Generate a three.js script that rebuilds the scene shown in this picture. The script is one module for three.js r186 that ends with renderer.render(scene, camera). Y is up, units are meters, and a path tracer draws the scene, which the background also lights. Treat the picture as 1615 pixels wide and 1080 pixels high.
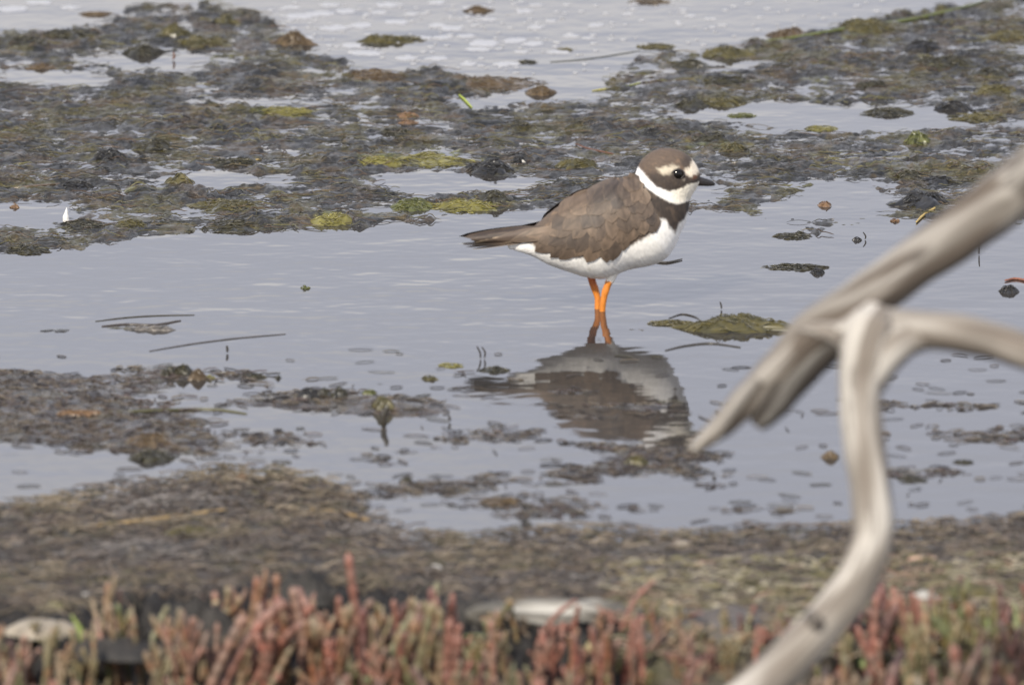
import * as THREE from 'three';
import { mergeGeometries } from 'three/addons/utils/BufferGeometryUtils.js';

// ---------------------------------------------------------------- camera, sky, sun, exposure
const F = 19710, PITCH = THREE.MathUtils.degToRad(11.1453), CAM = [0, 1.717, 8.835];   // F: focal length in photo pixels
const scene = new THREE.Scene();
const camera = new THREE.PerspectiveCamera(2 * Math.atan(540 / F) * 180 / Math.PI, 1615 / 1080, 0.5, 3000);
camera.position.set(...CAM);
camera.lookAt(0, CAM[1] - Math.sin(PITCH) * 10, CAM[2] - Math.cos(PITCH) * 10);
camera.focus = 9.32;
camera.userData.fStop = camera.getFocalLength() / 1000 / 0.034;
const renderer = new THREE.WebGLRenderer({ antialias: true });
renderer.toneMapping = THREE.LinearToneMapping;
renderer.toneMappingExposure = 1.22;
renderer.shadowMap.enabled = true;
const SUN_DIR = new THREE.Vector3(-0.27, 0.65, 0.71).normalize();
const sun = new THREE.DirectionalLight(new THREE.Color(1.0, 0.92, 0.79), 4.3);
sun.position.copy(SUN_DIR).multiplyScalar(6);
sun.castShadow = true;
sun.shadow.radius = 5;
sun.shadow.mapSize.set(4096, 4096);
Object.assign(sun.shadow.camera, { left: -1.5, right: 1.5, top: 1.8, bottom: -1.8, near: 0.5, far: 14 });
scene.add(sun, sun.target);

// ---------------------------------------------------------------- random numbers and noise
let seedState = 12345;
function rnd() { seedState = (seedState + 0x6d2b79f5) | 0; let t = Math.imul(seedState ^ (seedState >>> 15), 1 | seedState); t = (t + Math.imul(t ^ (t >>> 7), 61 | t)) ^ t; return ((t ^ (t >>> 14)) >>> 0) / 4294967296; }
const seed = (n) => { seedState = n * 7919 + 17; };
const rr = (a, b) => a + (b - a) * rnd();
const pick = (a) => a[Math.floor(rnd() * a.length) % a.length];
const clamp = (x, a = 0, b = 1) => (x < a ? a : x > b ? b : x);
const ss = (a, b, x) => { const t = clamp((x - a) / (b - a)); return t * t * (3 - 2 * t); };
const lerp = (a, b, t) => a + (b - a) * t;
const mix3 = (a, b, t) => [lerp(a[0], b[0], t), lerp(a[1], b[1], t), lerp(a[2], b[2], t)];
const PERM = new Uint8Array(512), GX = new Float32Array(256), GY = new Float32Array(256);
seed(3);
{ const p = [...Array(256).keys()]; for (let i = 255; i > 0; i--) { const j = Math.floor(rnd() * (i + 1)); [p[i], p[j]] = [p[j], p[i]]; } for (let i = 0; i < 512; i++) PERM[i] = p[i & 255]; for (let i = 0; i < 256; i++) { const a = rnd() * 6.2832; GX[i] = Math.cos(a); GY[i] = Math.sin(a); } }
function n2(x, y) {                                       // gradient noise, about -1 ... 1
  const xi = Math.floor(x), yi = Math.floor(y), fx = x - xi, fy = y - yi, X = xi & 255, Y = yi & 255;
  const a = PERM[PERM[X] + Y], b = PERM[PERM[X + 1] + Y], c = PERM[PERM[X] + Y + 1], d = PERM[PERM[X + 1] + Y + 1];
  const u = fx * fx * fx * (fx * (fx * 6 - 15) + 10), v = fy * fy * fy * (fy * (fy * 6 - 15) + 10);
  const l = GX[a] * fx + GY[a] * fy, m = GX[b] * (fx - 1) + GY[b] * fy, n = GX[c] * fx + GY[c] * (fy - 1), o = GX[d] * (fx - 1) + GY[d] * (fy - 1);
  return 1.55 * (l + (m - l) * u + (n + (o - n) * u - l - (m - l) * u) * v);
}
function n3(x, y, z) {                                    // two skewed slices make a cheap solid noise
  return 0.6 * (n2(x + z * 0.73, y - z * 0.61) + n2(y * 0.9 + 37.3 + x * 0.31, z * 1.1 - x * 0.83 + 11.7));
}
const fbm = (x, y, o = 3) => { let s = 0, a = 1, f = 1; for (let i = 0; i < o; i++) { s += a * n2(x * f + i * 17.3, y * f - i * 9.1); a *= 0.5; f *= 2.03; } return s; };

// ---------------------------------------------------------------- sky: pale broken cloud over a hazy blue, the same all round
{
  const W = 2048, H = 1024, d = new Float32Array(W * H * 4);
  for (let r = 0; r < H; r++) {
    const el = ((r + 0.5) / H - 0.5) * Math.PI, y = Math.sin(el);
    for (let c = 0; c < W; c++) {
      const az = ((c + 0.5) / W - 0.5) * 2 * Math.PI, x = Math.cos(az) * Math.cos(el), z = Math.sin(az) * Math.cos(el);
      let col;
      if (y > 0) {
        const k = 1 / (y + 0.07), cx = x * k, cz = z * k;
        const cl = ss(-0.35, 0.6, fbm(cx * 1.9 + 3.1, cz * 1.9 + 7.7, 6));
        const up = 1 - ss(0.12, 1.0, y);
        const clear = mix3([0.20, 0.29, 0.52], [0.86, 0.90, 1.05], up);
        col = mix3(clear, [1.32, 1.28, 1.25], cl * (0.35 + 0.35 * up));
      } else col = mix3([0.62, 0.66, 0.76], [0.20, 0.20, 0.20], ss(0, 0.08, -y));
      d.set([...col, 1], (r * W + c) * 4);
    }
  }
  const t = new THREE.DataTexture(d, W, H, THREE.RGBAFormat, THREE.FloatType);
  t.mapping = THREE.EquirectangularReflectionMapping; t.magFilter = THREE.LinearFilter; t.minFilter = THREE.LinearFilter; t.needsUpdate = true;
  scene.background = t; scene.environment = t;
}

// ---------------------------------------------------------------- where a pixel of the photograph lies in the place
const elevOf = (v) => PITCH + Math.atan((v - 540) / F);
const zOf = (v, y = 0) => CAM[2] - (CAM[1] - y) / Math.tan(elevOf(v));                     // row on the level plane at height y -> z
function slant(z, y) { return (CAM[2] - z) * Math.cos(PITCH) + (CAM[1] - y) * Math.sin(PITCH); }  // depth along the view
const xOf = (u, z, y = 0) => (u - 807.5) / F * slant(z, y);
const yAt = (v, z) => CAM[1] - (CAM[2] - z) * Math.tan(elevOf(v));                          // height seen on row v at that z
function uvOf(x, y, z) { const s = slant(z, y); const up = (CAM[1] - y) * -Math.cos(PITCH) + (CAM[2] - z) * Math.sin(PITCH); return [807.5 + x / s * F, 540 - up / s * F]; }

// ---------------------------------------------------------------- scene bookkeeping
const used = new Map();
function numbered(n) { const k = used.get(n) ?? 0; used.set(n, k + 1); return k ? n + '_' + String(k).padStart(3, '0') : n; }
function tag(o, label, category, group) { o.userData.label = label; o.userData.category = category; if (group) o.userData.group = group; return o; }
function mesh(name, geo, mat, parent) { const m = new THREE.Mesh(geo, mat); m.name = parent ? name : numbered(name); m.castShadow = m.receiveShadow = true; (parent ?? scene).add(m); return m; }
function group(name, x = 0, y = 0, z = 0) { const g = new THREE.Group(); g.name = numbered(name); g.position.set(x, y, z); scene.add(g); return g; }
const std = (o) => new THREE.MeshStandardMaterial(o), phy = (o) => new THREE.MeshPhysicalMaterial(o);

class MB {                                                // collects vertices with colours
  constructor() { this.p = []; this.c = []; this.i = []; this.n = 0; }
  v(x, y, z, c) { this.p.push(x, y, z); this.c.push(c[0], c[1], c[2]); return this.n++; }
  t(a, b, c) { this.i.push(a, b, c); }
  q(a, b, c, d) { this.i.push(a, b, c, a, c, d); }
  geo() {
    const g = new THREE.BufferGeometry();
    g.setAttribute('position', new THREE.BufferAttribute(new Float32Array(this.p), 3));
    g.setAttribute('color', new THREE.BufferAttribute(new Float32Array(this.c), 3));
    g.setIndex(new THREE.BufferAttribute(new Uint32Array(this.i), 1)); g.computeVertexNormals(); return g;
  }
  // tube through points [x,y,z,r]; color(t, a, k) per vertex, bump(t, a) times the radius
  tube(pts, sides, color, bump, caps = true) {
    const V = pts.map((p) => new THREE.Vector3(p[0], p[1], p[2])), N = V.length, rings = [];
    let side = new THREE.Vector3();
    for (let k = 0; k < N; k++) {
      const T = V[Math.min(k + 1, N - 1)].clone().sub(V[Math.max(k - 1, 0)]).normalize();
      if (k === 0) side.crossVectors(Math.abs(T.z) < 0.9 ? new THREE.Vector3(0, 0, 1) : new THREE.Vector3(1, 0, 0), T).normalize();
      else side.addScaledVector(T, -side.dot(T)).normalize();
      const up = new THREE.Vector3().crossVectors(T, side), ring = [];
      for (let s = 0; s < sides; s++) {
        const a = s / sides * 2 * Math.PI, r = pts[k][3] * (bump ? bump(k / (N - 1), a) : 1), ca = Math.cos(a) * r, sa = Math.sin(a) * r;
        ring.push(this.v(V[k].x + side.x * ca + up.x * sa, V[k].y + side.y * ca + up.y * sa, V[k].z + side.z * ca + up.z * sa, color(k / (N - 1), a, k)));
      }
      rings.push(ring);
    }
    for (let k = 0; k + 1 < N; k++) for (let s = 0; s < sides; s++) { const s1 = (s + 1) % sides; this.q(rings[k][s], rings[k][s1], rings[k + 1][s1], rings[k + 1][s]); }
    if (caps) for (const [k, flip] of [[0, 1], [N - 1, 0]]) {
      const c = this.v(V[k].x, V[k].y, V[k].z, color(k / (N - 1), 0, k));
      for (let s = 0; s < sides; s++) { const s1 = (s + 1) % sides; flip ? this.t(c, rings[k][s1], rings[k][s]) : this.t(c, rings[k][s], rings[k][s1]); }
    }
    return this;
  }
}
function smoothPath(pts, n) {                             // Catmull-Rom through [x,y,z,r]
  const c = new THREE.CatmullRomCurve3(pts.map((p) => new THREE.Vector3(p[0], p[1], p[2])), false, 'centripetal'), out = [];
  for (let i = 0; i < n; i++) {
    const t = i / (n - 1), q = c.getPoint(t), f = t * (pts.length - 1), k = Math.min(Math.floor(f), pts.length - 2), w = f - k, e = w * w * (3 - 2 * w);
    out.push([q.x, q.y, q.z, lerp(pts[k][3], pts[k + 1][3], e)]);
  }
  return out;
}
const poly = (pts) => (u) => { if (u <= pts[0][0]) return pts[0][1]; for (let i = 1; i < pts.length; i++) if (u <= pts[i][0]) return lerp(pts[i - 1][1], pts[i][1], (u - pts[i - 1][0]) / (pts[i][0] - pts[i - 1][0])); return pts[pts.length - 1][1]; };

// ---------------------------------------------------------------- THE SETTING: mudflat, water
// shore lines of the place, written as rows over columns of the photograph's level plane
const shoreFar = poly([[-400, 60], [0, 44], [150, 38], [200, 10], [260, 2], [380, 8], [440, 40], [480, 78], [560, 98], [700, 108], [800, 122], [850, 142], [900, 146], [950, 122], [1000, 88], [1060, 76], [1170, 66], [1250, 48], [1400, 24], [1480, 6], [1615, -25], [2000, -60]]);
const shoreMid = poly([[-400, 410], [0, 402], [100, 398], [200, 380], [330, 370], [500, 362], [600, 356], [720, 346], [830, 338], [1050, 330], [1150, 338], [1230, 352], [1290, 366], [1400, 352], [1480, 350], [1615, 345], [2000, 350]]);
const shoreNear = poly([[-400, 800], [0, 800], [100, 790], [200, 768], [300, 748], [380, 738], [460, 748], [530, 772], [580, 806], [620, 838], [700, 850], [800, 846], [880, 836], [1000, 842], [1100, 848], [1200, 838], [1340, 834], [1450, 832], [1500, 828], [1615, 820], [2000, 810]]);
// [u, v, half width, half depth, height in mm]: pools (negative) and raised patches
const PATCHES = [
  [245, 96, 75, 13, -9], [95, 122, 80, 11, -8], [345, 284, 62, 12, -9], [30, 335, 60, 18, -9], [668, 288, 55, 16, -9], [420, 162, 80, 6, -6], [890, 130, 70, 20, -10], [765, 160, 60, 12, -7],
  [1330, 186, 190, 18, -11], [1240, 175, 70, 14, -8], [1345, 312, 75, 22, -8], [1260, 330, 60, 20, -6], [800, 292, 60, 10, -6], [1180, 100, 60, 8, -5], [1100, 300, 40, 16, -5], [700, 335, 90, 8, -5],
  [120, 660, 230, 62, 4.6], [20, 615, 120, 34, 3.6], [260, 690, 90, 22, 3.6], [500, 628, 110, 14, 4.5], [620, 642, 90, 14, 5], [320, 590, 110, 12, 3.5], [190, 517, 100, 6, 7.4], [70, 523, 70, 5, 7.0], [260, 521, 60, 4, 6.4],
  [1150, 508, 92, 22, 9], [1010, 512, 60, 12, 4], [1255, 424, 62, 12, 6], [1245, 372, 62, 10, 6], [1560, 440, 130, 60, 4.5], [1560, 375, 90, 40, 4], [1520, 520, 90, 20, 3], [960, 548, 110, 9, 3], [900, 536, 80, 7, 3],
  [780, 690, 90, 10, 2.5], [960, 742, 110, 12, 4.5], [640, 770, 140, 16, 4], [830, 795, 120, 14, 4], [860, 812, 80, 10, 3], [1540, 690, 130, 16, 3], [1500, 745, 150, 14, 3], [1460, 640, 90, 10, 2.5], [1250, 800, 120, 8, 2.5], [440, 690, 110, 12, 3.5],
  [70, 775, 120, 14, -9], [230, 735, 110, 13, -9], [50, 712, 50, 9, -7], [680, 826, 110, 12, -5], [430, 655, 60, 10, -3],
  [860, 545, 120, 7, 2.8], [980, 566, 80, 6, 2.4], [930, 618, 90, 5, 2.6], [1000, 642, 80, 5, 2.6], [890, 655, 70, 5, 2.4], [945, 521, 120, 6, 6.4], [880, 530, 60, 4, 5.0], [1045, 716, 95, 11, 4.6], [940, 704, 90, 8, 3.4], [980, 600, 170, 40, -0.7], [520, 560, 300, 25, -1.0], [820, 600, 60, 5, 2.4], [950, 480, 160, 30, -3], [520, 470, 500, 55, -4],
  [752, 17, 42, 5, 12], [1022, 5, 55, 5, 11], [606, 62, 70, 8, 12], [590, 72, 60, 7, 6], [890, 100, 28, 4, 9], [890, 77, 24, 3, 8],[1440, 12, 60, 6, 7],
];
const ledge = poly([[-400, 965], [0, 962], [90, 985], [140, 972], [220, 945], [340, 950], [480, 925], [600, 940], [680, 950], [760, 985], [960, 990], [1040, 1005], [1130, 1000], [1260, 1015], [1340, 985], [1480, 975], [1615, 970], [2000, 970]]);
function zone(u, v) {                                     // shares of mat, pool, flats and bank, and the base level in mm
  const wob = 9 * n2(u * 0.02, v * 0.03) + 5 * n2(u * 0.06 + 9, v * 0.09);
  const mat = ss(-8, 9, v - shoreFar(u) + wob) * (1 - ss(-9, 10, v - shoreMid(u) + wob * 0.9));
  const far = 1 - ss(-8, 9, v - shoreFar(u) + wob);
  const bank = ss(-16, 22, v - shoreNear(u) + wob * 0.8);
  const pool = (1 - mat) * (1 - far) * (1 - bank) * (1 - ss(520, 590, v + 20 * n2(u * 0.004, 3)));
  const flats = Math.max(0, 1 - mat - far - bank - pool);
  return { mat, far, bank, pool, flats };
}
function height(x, z) {                                   // metres above the water
  const [u, v] = uvOf(x, 0, z);
  if (v < -400) return -0.02 + 0.004 * n2(x * 0.7, z * 0.5);
  const q = zone(u, v), mm = 1000, X = x * mm, Z = z * mm;
  const wx = X + 9 * n2(X / 34, Z / 40), wz = Z + 12 * n2(X / 40 + 50, Z / 46);
  let h = q.mat * 0.9 - q.far * 12 - q.pool * 7.2 - q.flats * 2.0;
  let lift = 0;
  for (const [pu, pv, a, b, k] of PATCHES) { const du = (u - pu) / a, dv = (v - pv) / b, e = du * du + dv * dv; if (e < 6) lift += k * Math.exp(-e * 1.1); }
  h += lift;
  const wet = clamp(q.mat + q.bank * 0.6 + Math.max(0, lift) * 0.09 * (1 - q.mat));
  if (q.bank > 0) {
    const up = clamp((v - shoreNear(u)) / 120);
    h += q.bank * (0.6 + 6.5 * Math.pow(up, 1.1));
    const e = v - ledge(u) - 8 * n2(u * 0.03, 5.2) - 5 * n2(u * 0.09, 1.2);
    h -= (ss(-6, 62, e + 10 * n2(X / 9, Z / 9)) * 36 + ss(10, 220, e) * 10) * (1 - 0.75 * ss(980, 1060, u) * (1 - ss(1260, 1330, u)));
  }
  // soft pillows with creases between them, then lumps, crumbs and fibres
  const b1 = 1 - Math.abs(n2(wx / 40, wz / 34)) * 1.9, b2 = 1 - Math.abs(n2(wx / 15 + 40, wz / 12 - 8)) * 1.9;
  const clumpy = ss(-0.2, 0.5, n2(X / 90 + 4, Z / 100));
  const r1 = 1 - 2.2 * Math.abs(n2(wx / 20 + 3, wz / 13)), r2 = 1 - 2.2 * Math.abs(n2(wx / 7.5 + 13, wz / 6.2));
  h += wet * ((0.6 + 1.6 * clumpy) * b1 + (0.3 + 0.8 * clumpy) * b2 + 1.3 * n2(wx / 32 + 7, wz / 26) + 1.5 * n2(wx / 13 + 3, wz / 9) + (0.9 + 0.9 * clumpy) * r1 + 0.75 * r2 + 0.5 * n2(wx / 3, wz / 3.2) - 1.55);
  h += q.flats * (2.0 * n2(X / 90 + 11, Z / 80) + 1.5 * n2(wx / 34, wz / 22 + 6) + 1.2 * n2(wx / 13, wz / 9) + (0.25 + 0.6 * ss(-0.3, 0.4, n2(X / 60 + 2, Z / 60))) * n2(wx / 5.5, wz / 4) - 0.35);
  h += q.bank * (1.6 * n2(wx / 17 + 3, wz / 26) + 0.9 * Math.abs(n2(wx / 5 + 3, wz / 8)) + 0.5 * n2(wx / 2.4, wz / 5));
  h += q.pool * (1.2 * n2(X / 50, Z / 110) + 0.8 * n2(X / 9, Z / 22));
  return h / 1000;
}
const MUD = [0.034, 0.033, 0.031], BLACK = [0.013, 0.013, 0.012], OLIVE = [0.07, 0.062, 0.021], BROWN = [0.088, 0.06, 0.032], YELLOW = [0.17, 0.155, 0.042], GREEN = [0.095, 0.105, 0.028], GREY = [0.085, 0.078, 0.072], PEAT = [0.014, 0.012, 0.011], STRAW = [0.21, 0.17, 0.105], PURPLE = [0.052, 0.042, 0.04];
const ALGAE = [[607, 252, 55, 9, 1], [685, 254, 75, 9, 1], [690, 240, 50, 7, 0.8], [730, 328, 62, 9, 1.2], [650, 326, 40, 8, 0.9], [522, 346, 34, 8, 1], [447, 178, 45, 7, 0.8], [1296, 202, 32, 6, 1], [1170, 181, 30, 5, 0.8], [1450, 218, 22, 6, 0.7], [1150, 233, 45, 7, 0.6], [1090, 228, 50, 5, 0.6], [1290, 127, 34, 6, 0.6], [1250, 296, 60, 6, 0.7], [1390, 262, 40, 6, 0.5], [1360, 258, 24, 5, 0.6], [210, 300, 40, 6, 0.7], [380, 95, 70, 9, 0.5], [190, 103, 60, 7, 0.6], [820, 232, 40, 8, 0.5], [590, 128, 40, 8, 0.6], [1155, 82, 40, 10, 0.6], [1529, 930, 60, 22, 1], [1296, 906, 40, 10, 0.8], [1345, 60, 60, 10, 0.5], [1200, 66, 60, 7, 0.4]];
function groundColor(x, z) {
  const [u, v] = uvOf(x, 0, z);
  if (v < -400) return MUD;
  const q = zone(u, v), X = x * 1000, Z = z * 1000;
  const a = n2(X / 48 + 3, Z / 85), b = n2(X / 21 - 5, Z / 34 + 2), c = n2(X / 7, Z / 13), d = n2(X / 2.7, Z / 4.5);
  let col = mix3(MUD, BLACK, ss(0.0, 0.6, n2(X / 30 + 21, Z / 60) + 0.35 * c));
  col = mix3(col, OLIVE, ss(0.02, 0.42, a + 0.5 * b + 0.25 * c) * 0.85);
  col = mix3(col, BROWN, ss(0.1, 0.5, n2(X / 33 + 71, Z / 52) + 0.5 * c) * 0.5);
  let y = 0;
  for (const [pu, pv, A, B, k] of ALGAE) { const du = (u - pu) / A, dv = (v - pv) / B, e = du * du + dv * dv; if (e < 5) y = Math.max(y, k * Math.exp(-e)); }
  y = ss(0.25, 0.75, y + 0.28 * b + 0.3 * c + 0.1 * d - 0.02);
  col = mix3(col, mix3(YELLOW, GREEN, clamp(0.5 + b)), y * 0.9);
  if (q.flats > 0.02) col = mix3(col, mix3(mix3(PURPLE, GREY, clamp(0.4 + b)), BROWN, clamp(c)), q.flats * 0.7);
  if (q.bank > 0.02) {
    let k = mix3(PURPLE, GREY, ss(-0.5, 0.5, b + 0.6 * c));
    k = mix3(k, OLIVE, ss(0.1, 0.6, a + 0.4 * c) * 0.7); k = mix3(k, BROWN, ss(0.15, 0.6, n2(X / 16 + 31, Z / 20) + 0.4 * d) * 0.7);
    k = mix3(k, [0.30, 0.25, 0.19], ss(0.45, 0.8, c + 0.4 * d) * 0.55);
    const dry = ss(900, 960, v + 25 * a) * ss(940, 1040, u + 60 * b) + ss(955, 985, v + 14 * b) * (1 - ss(110, 150, u + 20 * b)) * 0.9;
    k = mix3(k, mix3(STRAW, [0.20, 0.19, 0.09], ss(-0.2, 0.5, b)), clamp(dry) * 0.75);
    k = mix3(k, mix3(YELLOW, GREEN, 0.4), y * 0.5);
    const e = v - ledge(u) - 8 * n2(u * 0.03, 5.2) - 5 * n2(u * 0.09, 1.2);
    k = mix3(k, PEAT, ss(-8, -1, e + 3 * c) * (1 - 0.6 * ss(980, 1060, u) * (1 - ss(1260, 1330, u))));
    col = mix3(col, k, q.bank);
  }
  if (q.pool + q.far > 0.05) col = mix3(col, [0.12, 0.11, 0.10], (q.pool + q.far) * ss(-0.1, 0.5, n2(X / 70 + 8, Z / 300) + 0.5 * n2(X / 24, Z / 90)));
  const g = 1.75 * (1 + 0.25 * d + 0.2 * c);
  return [col[0] * g, col[1] * g, col[2] * g];
}
function lines(a, b, step, reach) {                       // a dense run of grid lines, then ever wider ones out to the horizon
  const l = []; for (let x = a; x <= b + 1e-9; x += step) l.push(x);
  let d = step, lo = a, hi = b;
  while (hi < reach || lo > -reach) { d *= 1.55; lo -= d; hi += d; l.unshift(lo); l.push(hi); }
  return l;
}
{
  const xs = lines(-0.47, 0.47, 0.00148, 900), zs = lines(-1.56, 1.30, 0.0032, 900), nx = xs.length, nz = zs.length;
  const P = new Float32Array(nx * nz * 3), C = new Float32Array(nx * nz * 3), U = new Float32Array(nx * nz * 2), I = new Uint32Array((nx - 1) * (nz - 1) * 6);
  let k = 0;
  for (let j = 0; j < nz; j++) for (let i = 0; i < nx; i++, k++) {
    const x = xs[i], z = zs[j];
    P[k * 3] = x; P[k * 3 + 1] = Math.abs(x) > 3 || z > 3 || z < -4 ? (z > 2 ? -0.04 : -0.03) : height(x, z); P[k * 3 + 2] = z;
    const c = Math.abs(x) > 3 || z > 3 || z < -4 ? MUD : groundColor(x, z); C[k * 3] = c[0]; C[k * 3 + 1] = c[1]; C[k * 3 + 2] = c[2];
    U[k * 2] = clamp((x + 0.5) / 1.0); U[k * 2 + 1] = clamp((z + 1.6) / 3.0);
  }
  let t = 0;
  for (let j = 0; j + 1 < nz; j++) for (let i = 0; i + 1 < nx; i++) { const a = j * nx + i, b = a + 1, c = a + nx, d = c + 1; I[t++] = a; I[t++] = c; I[t++] = b; I[t++] = b; I[t++] = c; I[t++] = d; }
  const g = new THREE.BufferGeometry();
  g.setAttribute('position', new THREE.BufferAttribute(P, 3)); g.setAttribute('color', new THREE.BufferAttribute(C, 3)); g.setAttribute('uv', new THREE.BufferAttribute(U, 2));
  g.setIndex(new THREE.BufferAttribute(I, 1)); g.computeVertexNormals();
  // how wet the mud is, hence how smooth: soaked on the mat, damp on the bank
  const W = 512, H = 1024, D = new Uint8Array(W * H * 4);
  for (let r = 0; r < H; r++) for (let c = 0; c < W; c++) {
    const x = (c + 0.5) / W - 0.5, z = (r + 0.5) / H * 3 - 1.6, [u, v] = uvOf(x, 0, z), q = zone(u, v);
    const rough = 0.33 + 0.08 * n2(x * 60, z * 40) + 0.08 * n2(x * 190, z * 110) - q.flats * 0.08 + q.bank * (0.22 + 0.12 * ss(40, 140, v - shoreNear(u)));
    const b = clamp(rough, 0.16, 0.9) * 255; D.set([b, b, b, 255], (r * W + c) * 4);
  }
  const rt = new THREE.DataTexture(D, W, H); rt.magFilter = rt.minFilter = THREE.LinearFilter; rt.needsUpdate = true;
  // tangled fibres: the same strokes as tone and as relief, a tile 125 mm wide
  const tile = (paint) => { const c = document.createElement('canvas'); c.width = c.height = 1024; const x = c.getContext('2d'); seed(61); x.fillStyle = paint(0.42); x.fillRect(0, 0, 1024, 1024); x.lineCap = 'round';
    for (let i = 0; i < 5200; i++) {
      const px = rnd() * 1024, py = rnd() * 1024, a = rr(-0.75, 0.75) + (rnd() < 0.2 ? rr(-1.5, 1.5) : 0), L = rr(25, 170), bow = rr(-0.4, 0.4) * L, tone = Math.pow(rnd(), 1.3); x.strokeStyle = paint(0.12 + 0.88 * tone); x.lineWidth = rr(1.2, 5.5);
      for (const ox of [-1024, 0, 1024]) for (const oy of [-1024, 0, 1024]) { const ax = px + ox, ay = py + oy; if (ax < -200 || ax > 1224 || ay < -200 || ay > 1224) continue; const dx = Math.cos(a) * L, dy = Math.sin(a) * L; x.beginPath(); x.moveTo(ax, ay); x.quadraticCurveTo(ax + dx / 2 - dy / L * bow, ay + dy / 2 + dx / L * bow, ax + dx, ay + dy); x.stroke(); }
    }
    const t = new THREE.CanvasTexture(c); t.wrapS = t.wrapT = THREE.RepeatWrapping; t.repeat.set(8, 24); return t; };
  const tone = tile((v) => { const k = Math.round(255 * Math.pow(v, 1 / 2.2)); return `rgb(${k},${Math.round(k * 0.985)},${Math.round(k * 0.955)})`; }); tone.colorSpace = THREE.SRGBColorSpace;
  const relief = tile((v) => { const k = Math.round(255 * v); return `rgb(${k},${k},${k})`; });
  const m = mesh('mudflat', g, phy({ vertexColors: true, roughness: 1, roughnessMap: rt, map: tone, bumpMap: relief, bumpScale: 0.0005, specularIntensity: 0.8 })); m.userData.kind = 'structure';
}
{
  const W = 1024, D = new Uint8Array(W * W * 4), T = (x, y, f, sx, sy) => {      // noise that repeats at the edge of the tile
    const w = x / W, h = y / W; return lerp(lerp(n2(w * f * sx, h * f * sy), n2((w - 1) * f * sx, h * f * sy), w), lerp(n2(w * f * sx, (h - 1) * f * sy), n2((w - 1) * f * sx, (h - 1) * f * sy), w), h);
  };
  for (let r = 0; r < W; r++) for (let c = 0; c < W; c++) {
    const b = clamp(0.5 + 0.20 * T(c, r, 8, 0.8, 1.1) + 0.13 * T(c + 31, r, 19, 0.7, 1.1) + 0.06 * T(c, r + 7, 47, 0.9, 1.1)) * 255;
    D.set([b, b, b, 255], (r * W + c) * 4);
  }
  const bt = new THREE.DataTexture(D, W, W); bt.wrapS = bt.wrapT = THREE.RepeatWrapping; bt.magFilter = THREE.LinearFilter; bt.needsUpdate = true;
  const zn = zOf(905), g = new THREE.BufferGeometry(), p = [-900, 0, -900, 900, 0, -900, 900, 0, zn, -900, 0, zn];
  g.setAttribute('position', new THREE.Float32BufferAttribute(p, 3));
  g.setAttribute('uv', new THREE.Float32BufferAttribute([-900, -900, 900, -900, 900, zn, -900, zn].map((a) => a / 0.55), 2));
  g.setIndex([0, 2, 1, 0, 3, 2]); g.computeVertexNormals();
  const m = mesh('water', g, phy({ color: new THREE.Color(0.075, 0.068, 0.062), transmission: 0.5, thickness: 0, ior: 1.333, roughness: 0.035, bumpMap: bt, bumpScale: 0.00075 })); m.userData.kind = 'structure';
}

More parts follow.
